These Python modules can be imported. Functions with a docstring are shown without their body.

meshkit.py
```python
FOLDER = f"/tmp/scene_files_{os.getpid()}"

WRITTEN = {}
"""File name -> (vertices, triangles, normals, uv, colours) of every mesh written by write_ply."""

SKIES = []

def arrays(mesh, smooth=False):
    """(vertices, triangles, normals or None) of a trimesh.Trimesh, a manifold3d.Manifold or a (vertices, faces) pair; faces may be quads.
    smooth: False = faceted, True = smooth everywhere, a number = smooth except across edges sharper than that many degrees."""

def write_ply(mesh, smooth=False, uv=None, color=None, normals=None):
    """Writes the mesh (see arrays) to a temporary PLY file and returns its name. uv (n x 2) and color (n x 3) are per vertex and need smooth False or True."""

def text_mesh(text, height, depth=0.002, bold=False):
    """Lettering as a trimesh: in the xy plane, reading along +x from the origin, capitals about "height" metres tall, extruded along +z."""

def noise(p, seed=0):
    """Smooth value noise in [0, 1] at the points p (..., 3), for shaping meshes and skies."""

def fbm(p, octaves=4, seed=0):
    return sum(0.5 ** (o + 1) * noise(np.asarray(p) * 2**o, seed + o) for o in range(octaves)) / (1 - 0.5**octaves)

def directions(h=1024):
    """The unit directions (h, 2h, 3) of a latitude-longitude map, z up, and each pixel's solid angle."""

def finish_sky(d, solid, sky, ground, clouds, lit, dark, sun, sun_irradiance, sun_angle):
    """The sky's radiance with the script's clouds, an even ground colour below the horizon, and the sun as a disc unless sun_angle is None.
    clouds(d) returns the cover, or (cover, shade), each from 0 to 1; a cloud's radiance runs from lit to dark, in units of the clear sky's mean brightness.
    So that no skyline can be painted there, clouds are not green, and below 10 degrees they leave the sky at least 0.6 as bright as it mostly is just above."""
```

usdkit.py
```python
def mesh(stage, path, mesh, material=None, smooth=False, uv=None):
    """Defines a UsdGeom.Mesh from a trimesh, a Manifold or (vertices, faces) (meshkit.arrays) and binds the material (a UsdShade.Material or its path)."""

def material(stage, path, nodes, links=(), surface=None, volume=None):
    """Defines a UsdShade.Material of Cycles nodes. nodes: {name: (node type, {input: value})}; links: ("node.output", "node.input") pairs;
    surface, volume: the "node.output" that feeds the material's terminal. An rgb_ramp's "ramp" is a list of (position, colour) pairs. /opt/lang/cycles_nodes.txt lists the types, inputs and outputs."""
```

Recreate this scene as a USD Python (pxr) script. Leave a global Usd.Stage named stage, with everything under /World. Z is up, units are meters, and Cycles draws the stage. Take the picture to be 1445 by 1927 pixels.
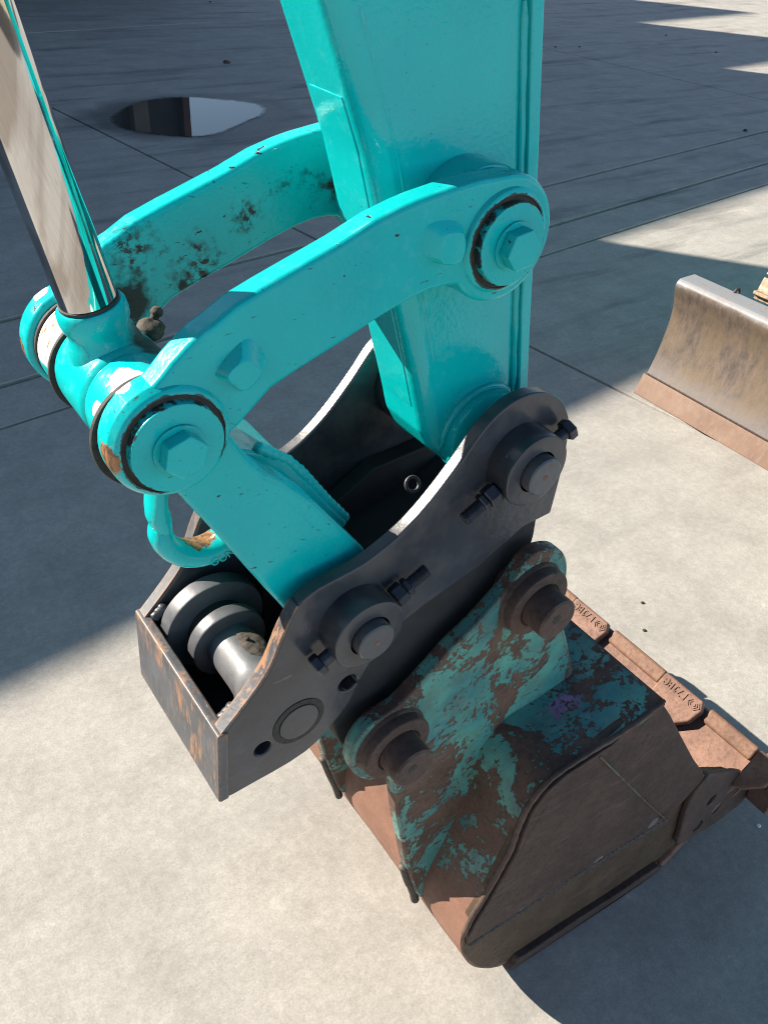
import math
import numpy as np, trimesh, usdkit, meshkit, manifold3d, mapbox_earcut
from shapely.geometry import Polygon, Point, LineString, MultiPolygon
from shapely.ops import unary_union
from pxr import Usd, UsdGeom, UsdLux, UsdShade, Gf, Sdf, Vt

# ------------------------------------------------------------------ stage, camera, light
stage = Usd.Stage.CreateInMemory()
UsdGeom.Xform.Define(stage, '/World')
EXPOSURE = 1.73
SUN_AZ, SUN_EL = math.radians(-39.0), math.radians(31.0)      # azimuth from +y towards +x
SUN_POWER, SKY_POWER = 1.10, 0.053

cam = UsdGeom.Camera.Define(stage, '/World/Camera')
right = np.array([0.816532539, -0.573832335, 0.063174868])
down = np.array([-0.312001326, -0.530717784, -0.788031603])
fwd = np.array([0.485726041, 0.623742803, -0.612384788])
eye = (0.0, 0.0, 1.5)
cam.AddTransformOp().Set(Gf.Matrix4d(*right, 0, *(-down), 0, *(-fwd), 0, *eye, 1))
cam.CreateFocalLengthAttr(28.0)
cam.CreateHorizontalApertureAttr(28.0 * 1445 / 1599.96)
cam.CreateClippingRangeAttr(Gf.Vec2f(0.02, 2000))
cam.CreateExposureAttr(EXPOSURE)

sun_dir = np.array([math.sin(SUN_AZ) * math.cos(SUN_EL), math.cos(SUN_AZ) * math.cos(SUN_EL), math.sin(SUN_EL)])
dome = UsdLux.DomeLight.Define(stage, '/World/sky')
skymat = usdkit.material(stage, '/World/Looks/sky', {
    's': ('sky_texture', {'sky_type': 'single_scattering', 'sun_disc': False, 'sun_elevation': SUN_EL, 'sun_rotation': SUN_AZ,
                          'altitude': 50.0, 'air_density': 1.0, 'aerosol_density': 0.45, 'ozone_density': 1.0}),
    'b': ('background_shader', {'strength': SKY_POWER})}, [('s.color', 'b.color')], surface='b.background')
UsdShade.MaterialBindingAPI.Apply(dome.GetPrim()).Bind(skymat)
sun = UsdLux.DistantLight.Define(stage, '/World/sun')
sun.CreateIntensityAttr(SUN_POWER)
sun.CreateAngleAttr(0.5)
sun.CreateNormalizeAttr(True)
sun.CreateColorAttr(Gf.Vec3f(1.0, 0.915, 0.80))
zc = sun_dir / np.linalg.norm(sun_dir)
xc = np.cross([0, 0, 1], zc); xc /= np.linalg.norm(xc)
yc = np.cross(zc, xc)
sun.AddTransformOp().Set(Gf.Matrix4d(*xc, 0, *yc, 0, *zc, 0, *(zc * 30), 1))

# ------------------------------------------------------------------ material graphs
class G:
    def __init__(self):
        self.n, self.l, self.k = {}, [], 0
        self.pos = self.add('geometry')+'.position'
    def add(self, kind, **inp):
        self.k += 1
        name = f'n{self.k}'
        vals = {}
        for a, v in inp.items():
            if isinstance(v, str) and '.' in v and v.split('.')[0] in self.n:
                self.l.append((v, f'{name}.{a}'))
            else:
                vals[a] = v
        self.n[name] = (kind, vals)
        return name
    def noise(self, scale, detail=3, rough=0.55, vec=None, dist=0.0):
        return self.add('noise_texture', vector=vec or self.pos, scale=scale, detail=float(detail), roughness=rough, distortion=dist) + '.fac'
    def vor(self, scale, vec=None, feature='f1'):
        return self.add('voronoi_texture', vector=vec or self.pos, scale=scale, feature=feature) + '.distance'
    def map(self, vec=None, scale=(1, 1, 1), loc=(0, 0, 0), rot=(0, 0, 0)):
        return self.add('mapping', vector=vec or self.pos, scale=scale, location=loc, rotation=rot) + '.vector'
    def step(self, v, a, b, lo=0.0, hi=1.0):
        return self.add('map_range', value=v, from_min=a, from_max=b, to_min=lo, to_max=hi, clamp=True) + '.result'
    def math(self, op, a, b=0.0, clamp=False):
        return self.add('math', math_type=op, value1=a, value2=b, use_clamp=clamp) + '.value'
    def mix(self, f, a, b):
        return self.add('mix_color', blend_type='mix', fac=f, a=a, b=b) + '.result'
    def mul(self, a, b, f=1.0):
        return self.add('mix_color', blend_type='multiply', fac=f, a=a, b=b) + '.result'
    def spot(self, centre, radius, soft=0.3, wob=0.0, wscale=40.0, stretch=(1, 1, 1)):
        """1 inside a ragged patch round a point of the thing, 0 outside: worn or stained places of their own."""
        v = self.map(scale=stretch)
        c = tuple(np.array(centre) * np.array(stretch))
        d = self.add('vector_math', math_type='distance', vector1=v, vector2=c) + '.value'
        if wob:
            n = self.noise(wscale, 4, 0.65)
            d = self.math('add', d, self.math('multiply', self.math('subtract', n, 0.5), wob * 2))
        return self.step(d, radius, radius * (1 - soft))
    def any(self, *f):
        out = f[0]
        for x in f[1:]:
            out = self.math('maximum', out, x)
        return out
    def bump(self, h, dist=0.002, strength=1.0, normal=None):
        kw = dict(height=h, distance=dist, strength=strength)
        if normal:
            kw['normal'] = normal
        return self.add('bump', **kw) + '.normal'
    def done(self, name, color, rough=0.5, metal=0.0, normal=None, **kw):
        if normal:
            kw['normal'] = normal
        p = self.add('principled_bsdf', base_color=color, roughness=rough, metallic=metal, **kw)
        return usdkit.material(stage, '/World/Looks/' + name, self.n, self.l, surface=p + '.BSDF')

TEAL, RUSTD, RUSTL = (0.003, 0.30, 0.32), (0.055, 0.030, 0.022), (0.27, 0.125, 0.075)

def teal_mat(name, chip=0.30, dirt=(), bare=(), rusty=(), grease=(), rough=0.26, rings=(), edges=True, spec=0.34):
    g = G()
    tone = g.noise(9, 3)
    col = g.mix(g.step(tone, 0.3, 0.7), (0.001, 0.330, 0.338), (0.0015, 0.385, 0.378))
    haze = g.step(g.noise(60, 4, 0.7), 0.52, 0.72)                    # dull, dusty patches in the gloss
    col = g.mix(g.math('multiply', haze, 0.34), col, (0.030, 0.385, 0.38))
    sc = g.step(g.noise(75, 4, 0.6, vec=g.map(scale=(1, 1, 3.2), rot=(0, 0.5, 0)), dist=0.4), chip + 0.375, chip + 0.392)
    r = g.step(haze, 0, 1, rough - 0.06, rough + 0.22)
    h = g.noise(230, 2)
    for c, rad, wob in dirt:
        m = g.spot(c, rad, 0.5, wob, 60)
        col = g.mix(m, col, (0.035, 0.024, 0.018)); r = g.math('add', r, g.math('multiply', m, 0.4))
    for c, rad, wob in grease:
        m = g.math('multiply', g.spot(c, rad, 0.8, wob, 90), g.step(g.noise(140, 4, 0.7), 0.45, 0.58))
        col = g.mix(m, col, (0.012, 0.012, 0.012))
    for c, rad, wob in bare:
        m = g.spot(c, rad, 0.12, wob, 70)
        col = g.mix(m, col, g.mix(g.step(g.noise(150, 3), 0.60, 0.68), (0.62, 0.60, 0.56), (0.40, 0.17, 0.05)))
    for c, rad, wob in rusty:
        m = g.spot(c, rad, 0.12, wob, 110)
        col = g.mix(m, col, g.mix(g.step(g.noise(160, 3), 0.4, 0.6), (0.30, 0.13, 0.04), (0.11, 0.045, 0.025)))
    for (cx, cz), rr, wd in rings:                                        # grime squeezed out of the pin joints
        d = g.add('vector_math', math_type='distance', vector1=g.map(scale=(1, 0, 1)), vector2=(cx, 0, cz)) + '.value'
        d = g.math('absolute', g.math('subtract', d, rr))
        d = g.math('add', d, g.math('multiply', g.math('subtract', g.noise(70, 4, 0.65), 0.5), 0.010))
        col = g.mix(g.step(d, wd, wd * 0.75), col, (0.022, 0.016, 0.013))
    if edges:                                                           # paint knocked off the sharp edges
        bv = g.add('bevel', radius=0.0035, samples=4) + '.bevel'
        e = g.add('vector_math', math_type='dot_product', vector1=g.add('geometry') + '.normal', vector2=bv) + '.value'
        e = g.math('multiply', g.step(e, 0.985, 0.93), g.step(g.noise(65, 5, 0.7), 0.60, 0.64))
        col = g.mix(e, col, (0.05, 0.032, 0.024))
    specks = g.step(g.noise(330, 2, 0.5), 0.73, 0.75)
    col = g.mix(g.math('multiply', specks, 0.8), col, (0.02, 0.06, 0.06))
    fade = g.step(g.noise(4.5, 4, 0.6, vec=g.map(scale=(1, 1, 0.45))), 0.45, 0.7)
    col = g.mix(g.math('multiply', fade, 0.18), col, (0.02, 0.30, 0.32))
    col = g.mix(sc, col, (0.03, 0.02, 0.016))
    nrm = g.bump(h, 0.0006, 0.35)
    nrm = g.bump(g.math('subtract', 1.0, sc), 0.0008, 0.5, nrm)
    return g.done(name, col, r, 0.0, nrm, specular_ior_level=spec)

def dark_mat(name, worn=0.0, base=(0.020, 0.021, 0.025), rbase=0.24):
    g = G()
    n = g.noise(14, 4)
    col = g.mix(g.step(n, 0.35, 0.7), base, tuple(min(1, b * 1.7 + 0.004) for b in base))
    dust = g.step(g.noise(7, 4, 0.65), 0.46, 0.70)
    col = g.mix(g.math('multiply', dust, 0.5), col, (0.060, 0.056, 0.050))
    specks = g.step(g.noise(260, 2), 0.72, 0.75)
    col = g.mix(g.math('multiply', specks, 0.5), col, (0.12, 0.11, 0.10))
    r = g.step(dust, 0, 1, rbase, rbase + 0.24)
    grime_ = g.step(g.noise(19, 5, 0.7), 0.55, 0.68)
    col = g.mix(g.math('multiply', grime_, 0.45), col, (0.030, 0.025, 0.021))
    scr = g.step(g.noise(150, 3, 0.6, vec=g.map(scale=(0.10, 1, 1), rot=(0, 0.7, 0))), 0.70, 0.72)
    col = g.mix(g.math('multiply', scr, 0.6), col, (0.11, 0.105, 0.10))
    h = g.noise(90, 4)
    if worn:
        v = g.map(scale=(1, 1, 0.12))
        s1 = g.step(g.noise(210, 4, 0.6, vec=v), 0.60, 0.66)
        s2 = g.step(g.noise(16, 4, 0.7), 0.46, 0.62)
        col = g.mix(g.math('multiply', s1, 0.45), col, (0.13, 0.127, 0.123))
        v2 = g.map(scale=(1, 1, 0.22))
        ru = g.math('multiply', g.step(g.noise(60, 6, 0.75, vec=v2), 0.51, 0.59), g.step(g.noise(17, 3, 0.6), 0.42, 0.56))
        bv = g.add('bevel', radius=0.006, samples=4) + '.bevel'
        e = g.add('vector_math', math_type='dot_product', vector1=g.add('geometry') + '.normal', vector2=bv) + '.value'
        ru = g.math('maximum', ru, g.math('multiply', g.step(e, 0.985, 0.92), g.step(g.noise(60, 4, 0.7), 0.40, 0.52)))
        col = g.mix(ru, col, g.mix(g.step(g.noise(120, 3), 0.35, 0.65), (0.24, 0.10, 0.040), (0.19, 0.125, 0.080)))
        r = g.math('maximum', g.math('add', r, 0.22), g.math('multiply', g.math('maximum', s1, ru), 0.7))
    return g.done(name, col, r, 0.0, g.bump(h, 0.0012, 0.35), specular_ior_level=0.55)

def rust_mat(name, paint=0.0, dark=RUSTD, light=(0.13, 0.070, 0.048), purple=None, thr=0.5, spots=(), zfade=None):
    g = G()
    n1 = g.noise(18, 6, 0.7); n2 = g.noise(130, 4, 0.65)
    col = g.mix(g.step(n1, 0.32, 0.68), dark, light)
    col = g.mix(g.math('multiply', g.step(n2, 0.5, 0.72), 0.55), col, tuple(0.55 * c for c in dark))
    streak = g.step(g.noise(90, 4, 0.65, vec=g.map(scale=(0.14, 1, 0.8), rot=(0, 0.15, 0))), 0.60, 0.70)
    col = g.mix(g.math('multiply', streak, 0.35), col, (0.12, 0.09, 0.078))
    r = g.step(n2, 0.2, 0.8, 0.55, 0.85)
    h = g.math('add', n2, g.math('multiply', g.noise(420, 3, 0.7), 0.5))
    if paint:
        pn = g.noise(13, 8, 0.68, vec=g.map(scale=(1, 1, 0.75), rot=(0.3, 0.6, 0.1)), dist=0.9)
        pk = g.noise(110, 4, 0.7)
        pv = g.math('add', pn, g.math('multiply', g.math('subtract', pk, 0.5), 0.42))
        if zfade:                                                       # the paint has gone from the lower back, which drags on the ground
            zz = g.add('separate_xyz', vector=g.pos) + '.z'
            pv = g.math('subtract', pv, g.step(zz, zfade[1], zfade[0], 0.0, 0.30))
            bare = g.step(g.math('add', zz, g.math('multiply', g.math('subtract', n1, 0.5), 0.25)), zfade[1] + 0.06, zfade[0])
            col = g.mix(bare, col, g.mix(g.step(n1, 0.3, 0.7), (0.130, 0.063, 0.040), (0.215, 0.113, 0.078)))
        pm = g.step(pv, thr - 0.012, thr + 0.012)
        pc = g.mix(g.step(g.noise(10, 3), 0.38, 0.62), (0.035, 0.170, 0.168), (0.090, 0.285, 0.225))
        pc = g.mix(g.step(g.noise(60, 4), 0.5, 0.75), pc, (0.10, 0.22, 0.20))
        if purple:
            m = g.spot(purple[0], purple[1], 0.35, 0.02, 60, (0.45, 1.0, 0.6))
            pm = g.math('maximum', pm, g.math('multiply', m, g.step(pk, 0.40, 0.46)))
            pc = g.mix(m, pc, (0.24, 0.135, 0.26))
        bv = g.add('bevel', radius=0.012, samples=4) + '.bevel'
        e = g.add('vector_math', math_type='dot_product', vector1=g.add('geometry') + '.normal', vector2=bv) + '.value'
        e = g.step(g.math('add', e, g.math('multiply', g.math('subtract', pk, 0.5), 0.12)), 0.97, 0.93)
        pm = g.math('multiply', pm, g.math('subtract', 1.0, e))
        spk = g.step(g.noise(190, 3, 0.6), 0.66, 0.69)
        pm = g.math('multiply', pm, g.math('subtract', 1.0, spk))
        scr = g.step(g.noise(90, 3, 0.6, vec=g.map(scale=(0.25, 1, 1), rot=(0, -0.8, 0.2))), 0.68, 0.70)
        pm = g.math('multiply', pm, g.math('subtract', 1.0, scr))
        thin = g.step(g.noise(24, 4, 0.65), 0.34, 0.56, 0.62, 1.0)
        pm = g.math('multiply', pm, thin)
        edge = g.math('multiply', g.step(pv, thr - 0.05, thr - 0.012), 0.6)
        col = g.mix(edge, col, (0.06, 0.035, 0.022))
        col = g.mix(pm, col, pc)
        r = g.mix(pm, r, (0.42, 0.42, 0.42)) if False else g.math('subtract', r, g.math('multiply', pm, 0.28))
        h = g.math('add', h, g.math('multiply', pm, 1.2))
    for c, rad, colr in spots:
        col = g.mix(g.spot(c, rad, 0.2, rad * 0.5, 90), col, colr)
    return g.done(name, col, r, 0.0, g.bump(h, 0.0014, 0.5), specular_ior_level=0.4)

def simple(name, col, rough=0.5, metal=0.0, nscale=80, amp=0.4, bump=0.0006):
    g = G()
    n = g.noise(nscale, 4)
    c = g.mix(g.step(n, 0.3, 0.7), tuple(x * (1 - amp) for x in col), tuple(min(1, x * (1 + amp)) for x in col))
    return g.done(name, c, rough, metal, g.bump(n, bump, 0.4))

M = {}
M['teal'] = teal_mat('teal_paint', 0.31)
M['teal_arm'] = teal_mat('teal_arm_paint', 0.36, rough=0.15, spec=0.5)
M['teal_link'] = teal_mat('teal_link_paint', 0.315, rings=[((0.1904, 1.1527), 0.0386, 0.0028), ((0.4921, 1.2528), 0.0372, 0.0030)], bare=[((0.166, 0.520, 1.194), 0.007, 0.010)], rusty=[((0.142, 0.505, 1.150), 0.013, 0.006)])
M['teal_far'] = teal_mat('teal_far_link_paint', 0.29, dirt=[((0.232, 0.68, 1.180), 0.026, 0.024), ((0.200, 0.68, 1.165), 0.030, 0.02), ((0.445, 0.68, 1.255), 0.016, 0.022), ((0.285, 0.68, 1.186), 0.008, 0.012)],
                         grease=[((0.240, 0.68, 1.222), 0.030, 0.03), ((0.347, 0.68, 1.240), 0.022, 0.03), ((0.415, 0.68, 1.258), 0.016, 0.02), ((0.385, 0.68, 1.262), 0.012, 0.02), ((0.30, 0.68, 1.200), 0.032, 0.04)],
                         rusty=[((0.140, 0.700, 1.150), 0.010, 0.004)], bare=[((0.166, 0.700, 1.196), 0.008, 0.006)])
M['teal_tube'] = teal_mat('teal_tube_paint', 0.33, bare=[((0.158, 0.660, 1.175), 0.028, 0.010), ((0.174, 0.540, 1.189), 0.014, 0.022), ((0.153, 0.542, 1.168), 0.0075, 0.005)],
                          dirt=[((0.215, 0.585, 1.185), 0.028, 0.02)])
M['seal'] = simple('grimy_seal', (0.022, 0.018, 0.014), 0.75, 0, 160, 0.5, 0.002)
M['grime'] = simple('dry_grease', (0.055, 0.043, 0.033), 0.9, 0, 110, 0.6, 0.004)
M['dark'] = dark_mat('coupler_paint')
M['dark_shade'] = simple('coupler_inner_shade', (0.010, 0.010, 0.011), 0.75, 0, 40, 0.4)  # inner shade put into the colour: darker than the outer coupler paint
M['worn'] = dark_mat('coupler_worn_paint', 1.0, (0.042, 0.045, 0.051))
M['tube'] = dark_mat('coupler_tube_paint', 0.0, (0.062, 0.064, 0.069), rbase=0.40)
M['pin'] = dark_mat('pin_steel', 0.0, (0.040, 0.042, 0.046))
M['bolt'] = simple('bolt_steel', (0.035, 0.038, 0.048), 0.32, 0.5, 120, 0.3)
M['rust'] = rust_mat('bucket_rust', dark=(0.031, 0.0165, 0.0125), light=(0.066, 0.038, 0.029), spots=[((0.905, 0.352, 0.236), 0.013, (0.115, 0.102, 0.095)), ((0.780, 0.358, 0.226), 0.012, (0.13, 0.115, 0.105)), ((0.62, 0.368, 0.220), 0.008, (0.12, 0.105, 0.10))])
M['rust_low'] = rust_mat('bucket_lower_rust', dark=(0.042, 0.024, 0.013), light=(0.080, 0.048, 0.028))
M['rust_bare'] = rust_mat('bucket_orange_rust', dark=(0.115, 0.060, 0.040), light=(0.215, 0.116, 0.080))
M['rust_orange'] = rust_mat('lip_edge_rust', dark=(0.110, 0.055, 0.033), light=(0.190, 0.105, 0.066))
M['rust_top'] = rust_mat('bucket_top_paint', 1.0, purple=((0.690, 0.45, 0.585), 0.0150), thr=0.495)
M['rust_back'] = rust_mat('bucket_back_paint', 1.0, thr=0.49, zfade=(0.20, 0.44))
M['rust_ear'] = rust_mat('bucket_ear_paint', 1.0, thr=0.468)
M['rust_pin'] = rust_mat('bucket_pin_rust', dark=(0.040, 0.025, 0.020), light=(0.095, 0.055, 0.042))
M['weld'] = simple('weld_bead', (0.045, 0.033, 0.028), 0.6, 0.2, 140, 0.5, 0.003)
M['weld_dark'] = simple('painted_weld_bead', (0.045, 0.046, 0.050), 0.45, 0.1, 140, 0.4, 0.003)
M['hook'] = teal_mat('hook_paint', 0.33, rusty=[((0.232, 0.580, 0.990), 0.020, 0.012)])
def chrome():
    g = G()
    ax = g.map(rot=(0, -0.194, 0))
    ln = g.noise(900, 2, 0.5, vec=g.map(vec=ax, scale=(1, 1, 0.01)))
    old = g.spot((0.181, 0.603, 1.205), 0.030, 0.3, 0.004, 60)
    col = g.mix(old, (0.72, 0.71, 0.70), (0.52, 0.46, 0.36))
    band = g.step(g.noise(75, 3, 0.5, vec=g.map(vec=ax, scale=(1, 1, 0.012))), 0.42, 0.62)  # brownish bands painted in place of reflections along the rod
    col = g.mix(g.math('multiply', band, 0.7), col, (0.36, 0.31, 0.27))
    smear = g.step(g.noise(40, 4, 0.6), 0.35, 0.75, 0.035, 0.075)
    return g.done('chrome_rod', col, smear, 1.0, g.bump(ln, 0.00005, 0.05))
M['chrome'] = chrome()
def blade_mat(name, orange):
    g = G()
    n1, n2 = g.noise(6, 6, 0.7), g.noise(46, 6, 0.75, vec=g.map(scale=(1, 1, 0.35)))
    if orange:
        col = g.mix(g.step(n1, 0.3, 0.7), (0.105, 0.056, 0.034), (0.170, 0.098, 0.062))
        col = g.mix(g.math('multiply', g.step(n2, 0.50, 0.66), 0.6), col, (0.17, 0.125, 0.10))
    else:
        z = g.add('separate_xyz', vector=g.pos) + '.z'
        col = g.mix(g.step(n2, 0.35, 0.68), (0.055, 0.045, 0.038), (0.120, 0.084, 0.062))
        col = g.mix(g.math('multiply', g.step(n1, 0.45, 0.6), 0.8), col, (0.115, 0.082, 0.050))
        col = g.mix(g.math('multiply', g.step(g.math('add', z, g.math('multiply', n1, 0.1)), 0.20, 0.13), 0.6), col, (0.120, 0.108, 0.108))
        top = g.step(g.math('add', z, g.math('multiply', n1, 0.05)), 0.425, 0.44)
        col = g.mix(top, col, g.mix(g.step(n2, 0.58, 0.66), (0.19, 0.19, 0.195), (0.24, 0.12, 0.07)))
    return g.done(name, col, g.step(n2, 0.2, 0.8, 0.40, 0.70), 0.0, g.bump(g.math('add', n2, n1), 0.003, 0.25), specular_ior_level=0.5)
M['blade'] = blade_mat('blade_steel', False)
M['blade_edge'] = blade_mat('blade_edge_rust', True)
M['track'] = simple('track_steel', (0.26, 0.19, 0.125), 0.6, 0.2, 60, 0.45, 0.003)
M['stone'] = simple('grit_stone', (0.035, 0.033, 0.030), 0.8, 0, 200, 0.4)
M['chip_white'] = simple('pale_chip', (0.75, 0.74, 0.70), 0.7, 0, 200, 0.1)

def concrete(name):
    g = G()
    big, mid, fine, grit = g.noise(0.9, 5, 0.6), g.noise(4.5, 6, 0.66), g.noise(28, 5, 0.7), g.noise(220, 3, 0.7)
    col = g.mix(g.step(mid, 0.30, 0.70), (0.252, 0.237, 0.212), (0.354, 0.336, 0.299))
    col = g.mix(g.math('multiply', g.step(big, 0.35, 0.68), 0.35), col, (0.292, 0.281, 0.259))
    col = g.mix(g.math('multiply', g.step(fine, 0.45, 0.75), 0.30), col, (0.409, 0.391, 0.350))
    pits = g.step(g.noise(95, 4, 0.75), 0.66, 0.72)
    col = g.mix(g.math('multiply', pits, 0.40), col, (0.146, 0.139, 0.124))
    col = g.mix(g.math('multiply', g.step(grit, 0.35, 0.65), 0.16), (0.219, 0.208, 0.186), col) if False else col
    drag = g.noise(3.0, 5, 0.65, vec=g.map(scale=(0.22, 1.6, 1), rot=(0, 0, 0.16)))
    far = g.step(g.add('vector_math', math_type='length', vector1=g.pos) + '.value', 2.2, 4.0)
    st = g.math('multiply', g.step(drag, 0.53, 0.70), far)
    col = g.mix(g.math('multiply', st, 0.75), col, (0.115, 0.112, 0.110))
    lo = g.math('multiply', g.step(g.noise(1.7, 4, 0.6, vec=g.map(scale=(0.5, 1, 1), rot=(0, 0, 0.3))), 0.56, 0.72), far)
    col = g.mix(g.math('multiply', lo, 0.7), col, (0.182, 0.175, 0.164))
    f1 = g.step(g.noise(62, 6, 0.75), 0.40, 0.62)
    col = g.mul(col, g.mix(f1, (0.91, 0.905, 0.90), (1.06, 1.06, 1.06)))
    f2 = g.step(g.noise(240, 3, 0.7), 0.36, 0.64)
    col = g.mul(col, g.mix(f2, (0.88, 0.88, 0.88), (1.06, 1.06, 1.06)))
    pk = g.math('multiply', g.step(g.noise(48, 5, 0.8), 0.665, 0.70), g.step(g.noise(3.0, 3, 0.6), 0.42, 0.60))
    col = g.mix(g.math('multiply', pk, 0.65), col, (0.13, 0.125, 0.115))
    mott = g.step(g.noise(11, 6, 0.72, dist=0.6), 0.36, 0.64)
    col = g.mul(col, g.mix(mott, (0.94, 0.94, 0.935), (1.05, 1.05, 1.05)))
    # tyre-scuff bands and pale splashes of the near slab
    band = g.step(g.noise(5.0, 3, 0.5, vec=g.map(scale=(0.12, 1.3, 1), rot=(0, 0, -0.55))), 0.60, 0.68)
    col = g.mix(g.math('multiply', band, 0.20), col, (0.197, 0.190, 0.175))
    spl = g.math('multiply', g.step(g.noise(9, 6, 0.8), 0.655, 0.70), 0.7)
    col = g.mix(spl, col, (0.453, 0.438, 0.402))
    # damp rim round the puddle
    wob = g.noise(5, 4, 0.6)
    d = g.add('vector_math', math_type='distance', vector1=g.map(scale=(0.78, 1.0, 0)), vector2=(2.60 * 0.78, 5.80, 0)) + '.value'
    wet = g.step(g.math('add', d, g.math('multiply', g.math('subtract', wob, 0.5), 0.22)), 0.66, 0.50)
    col = g.mix(g.math('multiply', wet, 0.78), col, (0.044, 0.045, 0.045))
    # worn grime along the drain strip
    col = g.mix(g.math('multiply', g.step(g.noise(1.1, 5, 0.7), 0.55, 0.75), 0.2), col, (0.190, 0.182, 0.172))
    r = g.math('subtract', g.step(fine, 0.2, 0.8, 0.72, 0.9), g.math('multiply', wet, 0.3))
    h = g.math('add', g.math('multiply', fine, 1.0), g.math('subtract', g.math('multiply', grit, 0.4), pits))
    return g.done(name, col, r, 0.0, g.bump(h, 0.0016, 0.35), specular_ior_level=0.35)
M['concrete'] = concrete('yard_concrete')
M['joint'] = simple('joint_dirt', (0.022, 0.021, 0.020), 0.95, 0, 60, 0.4)
def water():
    g = G()
    f = g.add('fresnel', IOR=1.40) + '.fac'
    nb = g.bump(g.noise(6, 2), 0.002, 0.04)
    a = g.add('diffuse_bsdf', color=(0.030, 0.031, 0.031)) + '.BSDF'
    b = g.add('glossy_bsdf', color=(1, 1, 1), roughness=0.012, normal=nb) + '.BSDF'
    m = g.add('mix_closure', fac=f, closure1=a, closure2=b) + '.closure'
    e = g.add('attribute', attribute='edge') + '.fac'                    # 0 at the damp margin, 1 over open water
    e = g.math('add', e, g.math('multiply', g.math('subtract', g.noise(22, 5, 0.7), 0.5), 0.55))
    fac = g.step(e, 0.20, 0.46)
    tr = g.add('transparent_bsdf', color=(1, 1, 1)) + '.BSDF'
    o = g.add('mix_closure', fac=fac, closure1=tr, closure2=m) + '.closure'
    return usdkit.material(stage, '/World/Looks/puddle_water', g.n, g.l, surface=o)
M['water'] = water()
M['wall'] = simple('shed_wall', (0.020, 0.018, 0.017), 0.7, 0, 3, 0.3)
M['wall_pale'] = simple('shed_post', (0.13, 0.105, 0.090), 0.7, 0, 5, 0.2)
M['wall_red'] = simple('shed_red_trim', (0.075, 0.026, 0.020), 0.7, 0, 5, 0.2)
M['roof'] = simple('shed_roof', (0.05, 0.05, 0.052), 0.5, 0, 3, 0.2)

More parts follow.
